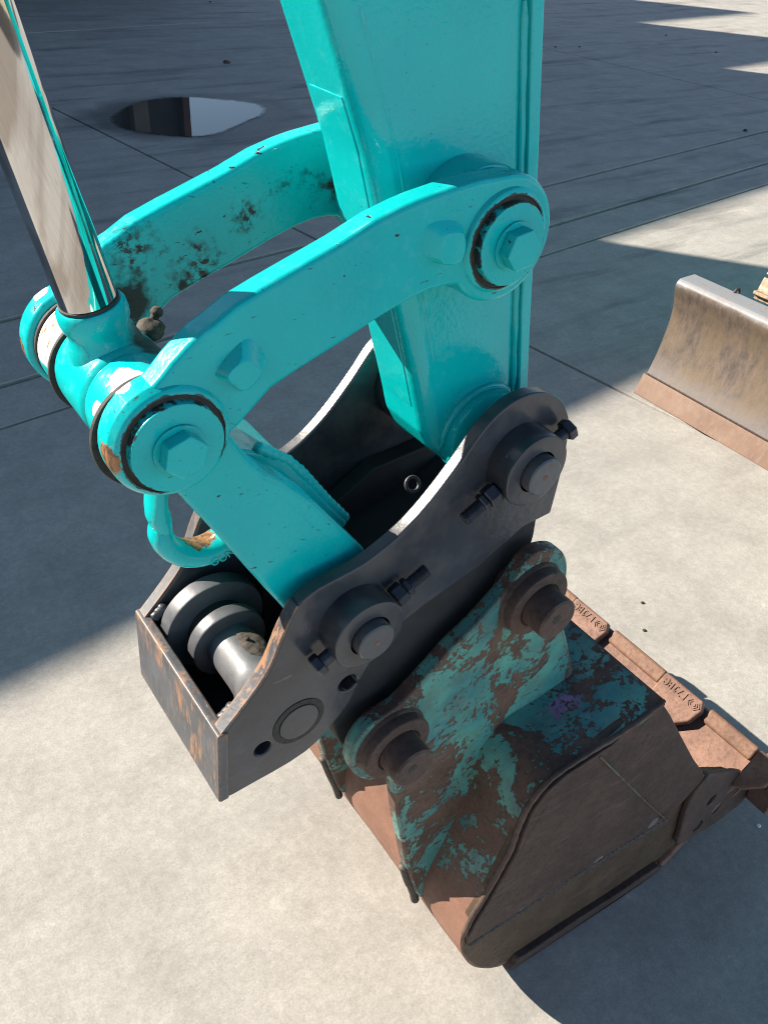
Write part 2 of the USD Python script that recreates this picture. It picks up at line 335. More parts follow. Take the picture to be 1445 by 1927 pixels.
# ------------------------------------------------------------------ object helpers
USED = {}
ORIGIN = {}
def path_of(name, parent):
    base = str(parent.GetPath()) if parent is not None else '/World'
    k = USED.get((base, name), -1) + 1
    USED[(base, name)] = k
    return f'{base}/{name}' + (f'_{k:03d}' if k else '')
def tag(o, label=None, cat=None, group=None, kind=None):
    p = o.GetPrim() if hasattr(o, 'GetPrim') else o
    for k, v in (('label', label), ('category', cat), ('group', group), ('kind', kind)):
        if v:
            p.SetCustomDataByKey(k, v)
    return p
def thing(name, loc, label=None, cat=None, group=None, kind=None):
    x = UsdGeom.Xform.Define(stage, path_of(name, None))
    x.AddTranslateOp().Set(Gf.Vec3d(*loc))
    p = tag(x, label, cat, group, kind)
    ORIGIN[str(p.GetPath())] = np.array(loc, float)
    return p
def obj(name, mesh, mat, parent=None, smooth=35, label=None, cat=None, group=None, kind=None):
    """One mesh prim, given in metres of the yard; under a thing it is stored relative to the thing's base."""
    v, f = np.array(mesh.vertices, float), np.array(mesh.faces)
    vn = mesh.metadata.get('vn')
    if parent is not None:
        v = v - ORIGIN['/'.join(str(parent.GetPath()).split('/')[:3])]
    own = vn is not None and len(vn) == len(v)
    g = usdkit.mesh(stage, path_of(name, parent), trimesh.Trimesh(v, f, process=False), M[mat] if isinstance(mat, str) else mat, smooth=False if own else smooth)
    if own:
        g.CreateNormalsAttr(Vt.Vec3fArray.FromNumpy(vn.astype(np.float32)))
        g.SetNormalsInterpolation('vertex')
    p = g.GetPrim()
    if parent is None:
        ORIGIN[str(p.GetPath())] = np.zeros(3)
    return tag(p, label, cat, group, kind)

# ------------------------------------------------------------------ shape helpers
def fix(m):
    if m.volume < 0:
        m.invert()
    return m
def cat(*ms):
    out = trimesh.util.concatenate([trimesh.Trimesh(m.vertices, m.faces, process=False) for m in ms])
    if all('vn' in m.metadata for m in ms):
        out.metadata['vn'] = np.vstack([m.metadata['vn'] for m in ms])
    return out
def ring_resample(c, step):
    c = np.asarray(c)[:-1]
    out = []
    for a, b in zip(c, np.roll(c, -1, 0)):
        n = max(1, int(round(np.hypot(*(b - a)) / step)))
        out += [a + (b - a) * t / n for t in range(n)]
    return np.array(out)
def smooth_poly(pts, r=0.004, closed=True):
    p = Polygon(pts) if not isinstance(pts, (Polygon, MultiPolygon)) else pts
    p = p.buffer(0)
    return p.buffer(r, 12).buffer(-2 * r, 12).buffer(r, 12)
def curve(pts, n=6, closed=False):
    """Catmull-Rom through the points."""
    p = np.array(pts, float)
    q = np.vstack([p[-1], p, p[0], p[1]]) if closed else np.vstack([2 * p[0] - p[1], p, 2 * p[-1] - p[-2]])
    out = []
    for i in range(1, len(q) - 2):
        for t in np.linspace(0, 1, n, endpoint=False):
            a, b, c, d = q[i - 1], q[i], q[i + 1], q[i + 2]
            out.append(0.5 * (2 * b + (c - a) * t + (2 * a - 5 * b + 4 * c - d) * t * t + (3 * b - a - 3 * c + d) * t ** 3))
    if not closed:
        out.append(p[-1])
    return np.array(out)
def plate(poly, y0, y1, bevel=0.003, step=0.006, segs=3):
    """A plate cut from a side-view outline (x, z), between two y, with its edges rounded; it carries its own vertex normals."""
    poly = poly if isinstance(poly, Polygon) else Polygon(poly)
    if bevel > 0.0008:
        q = poly.buffer(-1.25 * bevel, 16).buffer(1.25 * bevel, 16)
        if isinstance(q, MultiPolygon):
            q = max(q.geoms, key=lambda g: g.area)
        if not q.is_empty:
            poly = q
    poly = poly.simplify(0.00015)
    rings = []
    for k, c in enumerate([poly.exterior, *poly.interiors]):
        pts = ring_resample(np.array(c.coords), step)
        area = 0.5 * np.sum(pts[:, 0] * np.roll(pts[:, 1], -1) - pts[:, 1] * np.roll(pts[:, 0], -1))
        if (area < 0) == (k == 0):
            pts = pts[::-1]
        t = np.roll(pts, -1, 0) - np.roll(pts, 1, 0)
        t /= np.linalg.norm(t, axis=1, keepdims=True) + 1e-12
        rings.append((pts, np.stack([-t[:, 1], t[:, 0]], 1)))          # inward normals
    V, N, F = [], [], []
    if bevel:
        prof = [(bevel * (1 - math.cos(a)), bevel * (1 - math.sin(a)), a) for a in np.linspace(0, math.pi / 2, segs + 1)]
        # side wall (a = 0: inset 0, depth bevel) to cap (a = 90: inset bevel, depth 0)
        levels = [(y0 + d, i, -a) for i, d, a in reversed(prof)] + [(y1 - d, i, a) for i, d, a in prof]
    else:
        levels = [(y0, 0, 0), (y1, 0, 0)]
    n = sum(len(r[0]) for r in rings)
    for y, ins, a in levels:
        for pts, nr in rings:
            p = pts + nr * ins
            V.append(np.stack([p[:, 0], np.full(len(p), y), p[:, 1]], 1))
            N.append(np.stack([-nr[:, 0] * math.cos(a), np.full(len(p), math.sin(a)), -nr[:, 1] * math.cos(a)], 1))
    for L in range(len(levels) - 1):
        o = 0
        for pts, _ in rings:
            m = len(pts)
            i = np.arange(m) + o + L * n
            j = np.roll(np.arange(m), -1) + o + L * n
            F += [np.stack([i, j + n, j], 1), np.stack([i, i + n, j + n], 1)]
            o += m
    cap = [pts + nr * bevel for pts, nr in rings]
    allc = np.vstack(cap)
    tri = mapbox_earcut.triangulate_float64(allc, np.cumsum([len(c) for c in cap]).astype(np.uint32)).reshape(-1, 3).astype(int)
    q = allc[tri]
    ar = (q[:, 1, 0] - q[:, 0, 0]) * (q[:, 2, 1] - q[:, 0, 1]) - (q[:, 1, 1] - q[:, 0, 1]) * (q[:, 2, 0] - q[:, 0, 0])
    tri = np.where((ar < 0)[:, None], tri[:, ::-1], tri)
    o = n * len(levels)
    for y, sgn in ((y0, -1), (y1, 1)):
        V.append(np.stack([allc[:, 0], np.full(n, y), allc[:, 1]], 1))
        N.append(np.tile([0, sgn, 0], (n, 1)))
    F += [tri + o, tri[:, ::-1] + o + n]
    m = trimesh.Trimesh(np.vstack(V), np.vstack(F), process=False)
    m.metadata['vn'] = np.vstack(N)
    return m
def lathe(prof, cx, cz, n=56):
    """A body of revolution about the line x = cx, z = cz; profile of (radius, y), closed by itself."""
    pr = np.array(prof, float)
    a = np.linspace(0, 2 * math.pi, n, endpoint=False)
    V = np.stack([cx + pr[:, 0][:, None] * np.cos(a), np.repeat(pr[:, 1][:, None], n, 1), cz + pr[:, 0][:, None] * np.sin(a)], -1).reshape(-1, 3)
    F = []
    k = len(pr)
    closed = pr[0, 0] > 1e-6 and pr[-1, 0] > 1e-6
    for i in range(k if closed else k - 1):
        i2 = (i + 1) % k
        q = np.arange(n); q2 = np.roll(q, -1)
        F += [np.stack([i * n + q, i * n + q2, i2 * n + q2], 1), np.stack([i * n + q, i2 * n + q2, i2 * n + q], 1)]
    m = trimesh.Trimesh(V, np.vstack(F), process=False)
    m.merge_vertices()
    m.update_faces(m.nondegenerate_faces())
    return fix(m)
def disc(cx, cz, r, y0, y1, b=0.002, n=56):
    return lathe([(0, y0), (r - b, y0), (r - 0.3 * b, y0 + 0.3 * b), (r, y0 + b), (r, y1 - b), (r - 0.3 * b, y1 - 0.3 * b), (r - b, y1), (0, y1)], cx, cz, n)
def annulus(cx, cz, r0, r1, y0, y1, b=0.002, n=56):
    return lathe([(r0, y0), (r1 - b, y0), (r1 - 0.3 * b, y0 + 0.3 * b), (r1, y0 + b), (r1, y1 - b), (r1 - 0.3 * b, y1 - 0.3 * b), (r1 - b, y1), (r0, y1)], cx, cz, n)
def tube(path, r, sides=12, caps=True):
    p = np.array(path, float)
    t = np.gradient(p, axis=0); t /= np.linalg.norm(t, axis=1, keepdims=True)
    up = np.array([0, 1.0, 0]) if abs(t[0][1]) < 0.8 else np.array([0, 0, 1.0])
    V = []
    rr = np.broadcast_to(np.asarray(r, float), (len(p),))
    for i in range(len(p)):
        a = np.cross(up, t[i]); a /= np.linalg.norm(a); b = np.cross(t[i], a)
        ang = np.linspace(0, 2 * math.pi, sides, endpoint=False)
        V.append(p[i] + rr[i] * (np.cos(ang)[:, None] * a + np.sin(ang)[:, None] * b))
    V = np.vstack(V); F = []
    q = np.arange(sides); q2 = np.roll(q, -1)
    for i in range(len(p) - 1):
        F += [np.stack([i * sides + q, i * sides + q2, (i + 1) * sides + q2], 1), np.stack([i * sides + q, (i + 1) * sides + q2, (i + 1) * sides + q], 1)]
    if caps:
        V = np.vstack([V, p[0], p[-1]]); c0, c1 = len(V) - 2, len(V) - 1
        o = (len(p) - 1) * sides
        F += [np.stack([np.full(sides, c0), q2, q], 1), np.stack([np.full(sides, c1), o + q, o + q2], 1)]
    return fix(trimesh.Trimesh(V, np.vstack(F), process=False))
def bead(path, r, seed=0, pitch=0.006):
    """A hand-laid weld: a lumpy tube with ripples."""
    p = np.array(path, float)
    d = np.r_[0, np.cumsum(np.linalg.norm(np.diff(p, axis=0), axis=1))]
    n = max(6, int(d[-1] / (pitch / 4)))
    s = np.linspace(0, d[-1], n)
    q = np.stack([np.interp(s, d, p[:, k]) for k in range(3)], 1)
    rr = r * (0.86 + 0.16 * np.abs(np.sin(s / pitch * math.pi)) + 0.18 * (meshkit.noise(np.stack([s * 60, s * 0 + seed, s * 0], 1)) - 0.5))
    rr[0] *= 0.5; rr[-1] *= 0.5
    return tube(q, rr, 8)
def box(c, s, rot=None):
    m = trimesh.creation.box(s)
    if rot is not None:
        m.apply_transform(rot)
    m.apply_translation(c)
    return m
def hexagon(cx, cz, r, a0=0.0):
    return [(cx + r * math.cos(a0 + k * math.pi / 3), cz + r * math.sin(a0 + k * math.pi / 3)) for k in range(6)]
def frame_to(m, origin, xd, yd):
    """Moves a mesh made in its own axes: its x to xd, its y to yd, its z to their cross product."""
    xd = np.array(xd, float); xd /= np.linalg.norm(xd)
    yd = np.array(yd, float); yd -= xd * (xd @ yd); yd /= np.linalg.norm(yd)
    T = np.eye(4); T[:3, 0], T[:3, 1], T[:3, 2], T[:3, 3] = xd, yd, np.cross(xd, yd), origin
    m.apply_transform(T)
    return m
def rod_along(p0, p1, r, sides=24, bev=0.0015):
    p0, p1 = np.array(p0, float), np.array(p1, float)
    L = np.linalg.norm(p1 - p0); d = (p1 - p0) / L
    return tube([p0, p0 + d * 1e-5, p0 + d * bev, p1 - d * bev, p1 - d * 1e-5, p1], [r - bev, r - bev, r, r, r - bev, r - bev], sides)
def hex_along(p0, p1, r, bev=0.0015):
    return rod_along(p0, p1, r, 6, bev)
def thread(p0, p1, r, pitch=0.0022):
    p0, p1 = np.array(p0, float), np.array(p1, float)
    L = np.linalg.norm(p1 - p0); d = (p1 - p0) / L
    n = int(L / pitch)
    pts, rr = [], []
    for k in range(n):
        for f, q in ((0.0, r), (0.2, r), (0.5, r * 0.84), (0.7, r * 0.84)):
            pts.append(p0 + d * (k + f) * pitch); rr.append(q)
    return tube(pts, rr, 18)

YC = 0.603
def far_side(y):
    return 2 * YC - y

# ------------------------------------------------------------------ the yard: slabs of concrete, sawn joints, drain strip
A = -0.11712566
E1, E2 = np.array([math.cos(A), -math.sin(A)]), np.array([math.sin(A), math.cos(A)])
def uv(u, v, z=0.0):
    p = u * E1 + v * E2
    return np.array([p[0], p[1], z])
ground = thing('ground', (0, 0, 0), kind='structure', label='pale concrete yard of large slabs with sawn joints and a narrow drain strip', cat='concrete yard')
base = trimesh.Trimesh([[-900, -900, -0.026], [900, -900, -0.026], [900, 900, -0.026], [-900, 900, -0.026]], [[0, 1, 2], [0, 2, 3]])
obj('joint_bed', base, 'joint', ground, smooth=False)
vs = [-13.9, -8.45, -3.0, 2.424, 2.677, 3.138, 8.622, 14.1, 19.6, 25.1, 60.0]
us = [-40.0, -19.1, -13.7, -8.3, -2.88, 2.532, 7.942, 13.35, 18.76, 24.2, 29.6, 70.0]
def slab(u0, u1, v0, v1, gap_u, gap_v0, gap_v1, seed):
    b = 0.0015
    lo, hi = np.array([u0 + gap_u, v0 + gap_v0]), np.array([u1 - gap_u, v1 - gap_v1])
    rg = np.random.default_rng(seed)
    dz = rg.uniform(-0.0012, 0.0012)
    V, F = [], []
    for ins, z in ((0, -0.025), (0, -b + dz), (b, dz)):
        for u, v in ((lo[0] + ins, lo[1] + ins), (hi[0] - ins, lo[1] + ins), (hi[0] - ins, hi[1] - ins), (lo[0] + ins, hi[1] - ins)):
            V.append(uv(u, v, z))
    for L in range(2):
        for k in range(4):
            a, c = L * 4 + k, L * 4 + (k + 1) % 4
            F += [[a, c, c + 4], [a, c + 4, a + 4]]
    F += [[8, 9, 10], [8, 10, 11]]
    return trimesh.Trimesh(V, F, process=False)
sd = 0
for i in range(len(us) - 1):
    for j in range(len(vs) - 1):
        sd += 1
        gv0 = {2.677: 0.014, 2.424: 0.008}.get(vs[j], 0.008)
        gv1 = {2.677: 0.014, 2.424: 0.008}.get(vs[j + 1], 0.008)
        if vs[j] == 3.138: gv0 = 0.020
        if vs[j + 1] == 3.138: gv1 = 0.010
        if vs[j] == 8.622 or vs[j + 1] == 8.622: gv0, gv1 = max(gv0, 0.010), max(gv1, 0.010)
        obj('concrete_slab', slab(us[i], us[i + 1], vs[j], vs[j + 1], 0.007 if us[i] > 5 else 0.009, gv0, gv1, sd), 'concrete', ground, smooth=False)

pud = curve([(2.037, 5.87), (2.171, 6.08), (2.384, 6.27), (2.609, 6.33), (2.796, 6.29), (2.95, 6.19), (3.096, 6.06), (3.19, 5.93), (3.154, 5.76), (3.039, 5.63), (2.885, 5.53), (2.691, 5.39), (2.526, 5.30), (2.375, 5.29), (2.232, 5.37), (2.11, 5.48), (2.03, 5.64)], 8, True)
pud = pud + 0.02 * (meshkit.noise(np.c_[pud * 7, np.zeros(len(pud))])[:, None] - 0.5)
pc = pud.mean(0)
npd = len(pud)
rings_, ev = [], []
for k, w in ((1.06, 0.0), (0.90, 0.5), (0.74, 1.0), (0.35, 1.0)):
    rings_.append(np.c_[pc + (pud - pc) * k, np.full(npd, 0.0042)]); ev += [w] * npd
Vp = np.vstack(rings_ + [np.array([[*pc, 0.0042]])]); ev.append(1.0)
Fp = []
for L in range(3):
    a = np.arange(npd); b = np.roll(a, -1)
    Fp += [np.stack([L * npd + a, L * npd + b, (L + 1) * npd + b], 1), np.stack([L * npd + a, (L + 1) * npd + b, (L + 1) * npd + a], 1)]
Fp += [np.stack([3 * npd + a, 3 * npd + b, np.full(npd, 4 * npd)], 1)]
pm = trimesh.Trimesh(Vp, np.vstack(Fp), process=False)
if pm.face_normals[0, 2] < 0:
    pm = trimesh.Trimesh(Vp, np.vstack(Fp)[:, ::-1], process=False)
pdl = obj('puddle', pm, 'water', None, smooth=False, kind='structure', label='shallow puddle on the shaded concrete mirroring a dark shed and the sky', cat='puddle')
UsdGeom.PrimvarsAPI(pdl).CreatePrimvar('edge', Sdf.ValueTypeNames.FloatArray, 'vertex').Set(Vt.FloatArray.FromNumpy(np.array(ev, np.float32)))

# ------------------------------------------------------------------ tall panel walls added beyond the picture: they throw the yard's broad shadows and show in the puddle
def bx(a0, a1, b0, b1, z0, z1):
    V = [uv(u, v, z) for z in (z0, z1) for u, v in ((a0, b0), (a1, b0), (a1, b1), (a0, b1))]
    F = [[0, 2, 1], [0, 3, 2], [4, 5, 6], [4, 6, 7]]
    for k in range(4):
        F += [[k, (k + 1) % 4, (k + 1) % 4 + 4], [k, (k + 1) % 4 + 4, k + 4]]
    return fix(trimesh.Trimesh(V, F, process=False))
def shadow_wall(u0, u1, v0, h, label):
    t = thing('shadow_wall', uv((u0 + u1) / 2, v0), label, 'wall', 'added panel walls out of view that shade the yard')
    n = max(2, int((u1 - u0) / 3.0))
    w = (u1 - u0) / n
    for k in range(n):
        obj('panel', bx(u0 + k * w + 0.004, u0 + (k + 1) * w - 0.004, v0, v0 + 0.08, 0, h - 0.06), 'wall', t, smooth=False)
        obj('post', bx(u0 + k * w + 0.02, u0 + k * w + 0.16, v0 + 0.083, v0 + 0.24, 0, h - 0.06), 'wall', t, smooth=False)
    obj('capping', bx(u0, u1, v0 - 0.02, v0 + 0.10, h - 0.058, h), 'roof', t, smooth=False)
shadow_wall(-22, 0.609, 7.319, 4.2, 'added shadow-casting panel wall out of view, nearest the yard, left of the puddle')
shadow_wall(-22, 5.242, 10.480, 5.75, 'added shadow-casting panel wall out of view, just behind the puddle')
t = thing('low_shed', uv(5.5, 11.5), 'low dark lean-to mirrored in the middle of the puddle', 'shed')
obj('wall', bx(5.30, 6.26, 10.70, 13.5, 0, 2.0), 'wall', t, smooth=False)
obj('roof', bx(5.28, 6.28, 10.68, 13.52, 2.003, 2.1), 'roof', t, smooth=False)
obj('post', bx(5.45, 5.66, 10.55, 10.677, 0, 2.0), 'wall_pale', t, smooth=False)
obj('post', bx(6.16, 6.26, 10.55, 10.677, 0, 2.0), 'wall_red', t, smooth=False)
shadow_wall(-14, 4.936, 15.935, 8.0, 'added higher shadow-casting panel wall out of view, behind the one at the puddle')
shadow_wall(-12, 4.176, 21.673, 10.5, 'added highest shadow-casting panel wall out of view, at the very back')

# ------------------------------------------------------------------ the excavator
P1, P2, P3, P4 = (0.1904, 1.1527), (0.4921, 1.2528), (0.5576, 1.0146), (0.3610, 0.8848)
ex = thing('excavator', (2.9, YC, 0), 'teal mini excavator with rusty dozer blade, its arm reaching down over the yard', 'excavator')

# arm: a closed box that widens upwards
fr = [(0.3539, 1.4186), (0.3974, 1.3108), (0.4170, 1.2450), (0.4590, 1.1140), (0.4900, 1.0500)]
bk = [(0.6050, 1.0583), (0.5690, 1.2705), (0.5430, 1.4163)]
up_f = (0.3539 - 0.40 * 0.9, 1.4186 + 0.9); up_b = (0.5430 - 0.18 * 1.1, 1.4163 + 1.1)
armp = unary_union([Polygon([up_f] + fr[:4] + [(0.4780, 1.0503), (0.4842, 1.0270), (0.4975, 1.0040), (0.5240, 0.9790), (0.5450, 0.9680), P3] + bk + [up_b]), Point(P3).buffer(0.050, 24)])
armp = smooth_poly(armp, 0.012)
arm = obj('arm', plate(armp, 0.560, far_side(0.560), 0.018, 0.008, 6), 'teal_arm', ex, smooth=40)
# back plate stands a little proud of both sides
bl = np.array([(0.6075, 1.0500), (0.5900, 1.1500), (0.5720, 1.2600), (0.5430, 1.4163), up_b])
bp = LineString(bl).buffer(0.0065, cap_style=2)
obj('back_plate', plate(bp, 0.5535, far_side(0.5535), 0.0022, 0.012, 2), 'teal_arm', arm)
obj('weld_bead', bead([(p[0] - 0.0085, 0.5615, p[1]) for p in curve(bl[:4], 8)], 0.0048, 2, 0.05), 'teal_arm', arm, smooth=60)
obj('weld_bead', bead([(x + 0.024, 0.5610, z) for x, z in curve(fr[:4], 8)], 0.0018, 5, 0.03), 'teal_arm', arm, smooth=60)
# doubler on the lower front face
dbl = [(0.3800, 1.3545), (0.3974, 1.3108), (0.4170, 1.2450), (0.4590, 1.1140), (0.4760, 1.0580)]
obj('front_doubler', plate(Polygon([(x - 0.0009, z - 0.0005) for x, z in dbl] + [(x + 0.01, z) for x, z in reversed(dbl)]), 0.579, far_side(0.579), 0.001, 0.01, 2), 'teal_arm', arm)
for s in (0, 1):
    f = far_side if s else (lambda y: y)
    obj('pivot_boss', annulus(*P2, 0.020, 0.054, *sorted((f(0.5275), f(0.570))), 0.004), 'teal_arm', arm)
    obj('tip_boss', annulus(*P3, 0.020, 0.0515, *sorted((f(0.545), f(0.570))), 0.005), 'teal_arm', arm)
    obj('weld_bead', bead([(P3[0] + 0.0535 * math.cos(a), f(0.5595), P3[1] + 0.0535 * math.sin(a)) for a in np.linspace(0.9, 3.2, 60)], 0.0045, 7 + s, 0.05), 'teal_arm', arm, smooth=60)

# links each side of the arm
LINK_TOP = [(0.1613, 1.1915), (0.1719, 1.1945), (0.1804, 1.1990), (0.1875, 1.205), (0.1963, 1.2138), (0.2096, 1.2246), (0.2202, 1.2321), (0.2276, 1.2352), (0.2463, 1.2461), (0.2711, 1.2553), (0.3007, 1.2654), (0.3311, 1.2758), (0.3623, 1.2884), (0.3866, 1.2951), (0.4034, 1.2986), (0.433, 1.3030), (0.4577, 1.3058), (0.4846, 1.3060)]
LINK_BOT = [(0.4649, 1.2190), (0.4387, 1.2235), (0.4178, 1.2230), (0.4017, 1.2195), (0.3738, 1.2108), (0.3564, 1.2043), (0.3261, 1.1929), (0.298, 1.183), (0.2737, 1.1735), (0.2579, 1.1602), (0.2429, 1.1468)]
linkp = unary_union([Polygon([(P1[0] - 0.030, P1[1] + 0.028)] + LINK_TOP + [P2] + LINK_BOT + [P1]), Point(P1).buffer(0.0475, 24), Point(P2).buffer(0.0535, 24)])
linkp = smooth_poly(linkp, 0.006)
def frustum(base, face, yb, yf):
    b, t = curve(base, 6, True), curve(face, 6, True)
    n = 48
    def rs(c):
        c = np.vstack([c, c[:1]]); d = np.r_[0, np.cumsum(np.hypot(*np.diff(c, axis=0).T))]
        s = np.linspace(0, d[-1], n, endpoint=False)
        return np.stack([np.interp(s, d, c[:, k]) for k in range(2)], 1)
    b, t = rs(b), rs(t)
    cb = b.mean(0); ang = lambda q, c: np.arctan2(q[:, 1] - c[1], q[:, 0] - c[0])
    b = b[np.argsort(ang(b, cb))]; t = t[np.argsort(ang(t, t.mean(0)))]
    rings = []
    for k, y in ((0, yb), (0.75, yb + 0.75 * (yf - yb)), (0.93, yb + 0.96 * (yf - yb)), (1.0, yf)):
        q = b + (t - b) * k
        if k == 1.0: q = t.mean(0) + (t - t.mean(0)) * 0.93
        rings.append(np.stack([q[:, 0], np.full(n, y), q[:, 1]], 1))
    V = np.vstack(rings + [rings[-1].mean(0)[None]]); F = []
    for L in range(3):
        for k in range(n):
            a, c = L * n + k, L * n + (k + 1) % n
            F += [[a, c, c + n], [a, c + n, a + n]]
    F += [[3 * n + k, 3 * n + (k + 1) % n, 4 * n] for k in range(n)]
    m = trimesh.Trimesh(V, F, process=False)
    if m.face_normals[-1][1] * (yf - yb) < 0: m.invert()
    return m
LUGS = [([(0.2270, 1.2000), (0.2532, 1.2215), (0.2681, 1.2042), (0.2642, 1.1903), (0.2490, 1.1775), (0.2353, 1.1900)], [(0.2331, 1.1994), (0.2473, 1.2072), (0.2596, 1.1961), (0.2455, 1.1848)]),
        ([(0.4073, 1.2786), (0.4364, 1.2784), (0.4488, 1.2648), (0.4480, 1.2440), (0.4302, 1.2433), (0.4079, 1.2553)], [(0.4201, 1.2705), (0.4391, 1.2688), (0.4402, 1.2496), (0.4214, 1.2493)])]
for s in (0, 1):
    f = far_side if s else (lambda y: y)
    mt = 'teal_far' if s else 'teal_link'
    lk = obj('side_link', plate(linkp, *sorted((f(0.500), f(0.5255))), 0.0055, 0.006, 4), mt, ex, smooth=40, label='far curved link with dirt and grease on its inner face' if s else 'near curved link with two cast lugs')
    for base, face in LUGS:
        obj('cast_lug', frustum(base, face, f(0.501), f(0.4905)), mt, lk, smooth=40)
    for P, rr, rw in ((P1, 0.0432, 0.0362), (P2, 0.0418, 0.0347)):
        obj('eye_ring', lathe([(0.030, f(0.503)), (rr + 0.004, f(0.503)), (rr + 0.0015, f(0.4985)), (rr, f(0.4965)), (rr - 0.002, f(0.4955)), (rw + 0.0040, f(0.4955)), (rw + 0.0040, f(0.4990)), (0.030, f(0.4990))], *P), mt, lk)
        obj('dark_gap', annulus(*P, rw - 0.003, rw + 0.0045, *sorted((f(0.4966), f(0.4992))), 0.0008), 'seal', lk)
        w = obj('pin_washer', disc(*P, rw, *sorted((f(0.4985), f(0.4885))), 0.0016), mt, lk)
        obj('washer', disc(P[0], P[1], 0.0205, *sorted((f(0.489), f(0.4862))), 0.0008), mt, w)
        obj('hex_bolt', plate(Polygon(hexagon(P[0], P[1], 0.0178, 0.32 if P is P1 else 0.15)), *sorted((f(0.4865), f(0.4745))), 0.0016, 0.02, 2), mt, w, smooth=28)

# hydraulic cylinder: chromed rod, rod eye on the top pin, barrel above the picture
ax = np.array([-0.1925, 0, 0.9813])
r0 = np.array([P1[0] - 0.1925 * 0.070, YC, P1[1] + 0.9813 * 0.070])
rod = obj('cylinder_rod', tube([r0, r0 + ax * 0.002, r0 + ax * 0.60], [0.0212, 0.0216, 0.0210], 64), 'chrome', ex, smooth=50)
obj('cylinder_barrel', rod_along(r0 + ax * 0.55, r0 + ax * 1.35, 0.042, 48, 0.004), 'teal', ex)
eye_ = lathe([(0.020, 0.570), (0.0385, 0.570), (0.041, 0.573), (0.0415, 0.578), (0.0415, 0.626), (0.041, 0.632), (0.0385, 0.635), (0.020, 0.635)], *P1)
neck = []
base_c = np.array([P1[0], YC, P1[1]])
for s, r in ((0.020, 0.0300), (0.034, 0.0290), (0.042, 0.0262), (0.047, 0.0243), (0.052, 0.0242), (0.056, 0.0262), (0.062, 0.0268), (0.068, 0.0262), (0.0705, 0.0240), (0.0708, 0.018)):
    neck.append((base_c + ax * s, r))
eye = obj('rod_eye', cat(eye_, tube([a for a, b in neck], [b for a, b in neck], 48)), 'teal_tube', ex, smooth=45)
obj('wiper_ring', tube([r0 + ax * 0.0006, r0 + ax * 0.0012, r0 + ax * 0.0032, r0 + ax * 0.0038], [0.0214, 0.0226, 0.0226, 0.0214], 48), 'seal', eye)
gp = np.array([P1[0] + 0.036, 0.622, P1[1] + 0.024])
gd = np.array([0.55, 0.25, 0.80]); gd /= np.linalg.norm(gd)
rg = np.random.default_rng(3)
lump = trimesh.creation.icosphere(3, 0.0110)
lump.vertices = lump.vertices * (0.75 + 0.55 * meshkit.fbm(lump.vertices * 170 + 7)[:, None]) * np.array([1, 1.05, 0.8]) + gp + gd * 0.004
l2 = trimesh.creation.icosphere(3, 0.0050)
l2.vertices = l2.vertices * (0.75 + 0.5 * meshkit.fbm(l2.vertices * 230 + 3)[:, None]) + gp + gd * 0.019
obj('greasy_nipple', cat(lump, tube([gp, gp + gd * 0.019], 0.0036, 12), l2), 'grime', eye, smooth=50)

# bucket link (lower link) with its bosses on the top pin, and lifting hook
HL = [(0.163, 1.128), (0.178, 1.106), (0.201, 1.0833), (0.2379, 1.0156), (0.2781, 0.9389), (0.2921, 0.9136), (0.325, 0.850)] + [(P4[0], 0.843), (0.402, 0.905), (0.392, 0.9400), (0.3604, 0.9830), (0.3299, 1.0255), (0.3021, 1.0552), (0.2813, 1.0732), (0.2667, 1.0932), (0.2533, 1.1168), (0.236, 1.140)]
hp = smooth_poly(unary_union([Polygon(HL), Point(P4).buffer(0.043, 24), Point(P1).buffer(0.040, 24)]), 0.006)
slot = Polygon([(0.13, 1.22), (0.09, 1.11), (0.215, 1.040), (0.330, 1.09), (0.32, 1.24)])     # room for the rod eye between the two cheeks
cheek_n, cheek_f = plate(hp, 0.5285, 0.568, 0.006, 0.006, 4), plate(hp, far_side(0.568), far_side(0.5285), 0.006, 0.006, 4)
web = plate(smooth_poly(hp.difference(slot).buffer(-0.006), 0.004), 0.564, far_side(0.564), 0.002, 0.008, 2)
bl_ = obj('bucket_link', cat(cheek_n, cheek_f, web), 'teal', ex, smooth=40)
obj('link_boss', lathe([(0.020, 0.5295), (0.0385, 0.5295), (0.0412, 0.533), (0.0415, 0.538), (0.0415, 0.560), (0.0400, 0.567), (0.036, 0.5695), (0.020, 0.5695)], *P1), 'teal_tube', bl_)
obj('link_boss', lathe([(0.020, 0.638), (0.0390, 0.638), (0.0418, 0.641), (0.0418, 0.672), (0.0395, 0.6765), (0.020, 0.6765)], *P1), 'teal_tube', bl_)
obj('seal_ring', annulus(P1[0] - 0.001, P1[1] - 0.002, 0.02, 0.0440, 0.6345, 0.6385, 0.001), 'seal', bl_)
sr = annulus(P1[0] - 0.003, P1[1] - 0.006, 0.02, 0.0480, 0.5262, 0.5312, 0.0012, 72)
obj('seal_ring', sr, 'seal', bl_)
obj('seal_ring', annulus(P1[0], P1[1], 0.02, 0.0425, far_side(0.530), far_side(0.5255), 0.001), 'seal', bl_)
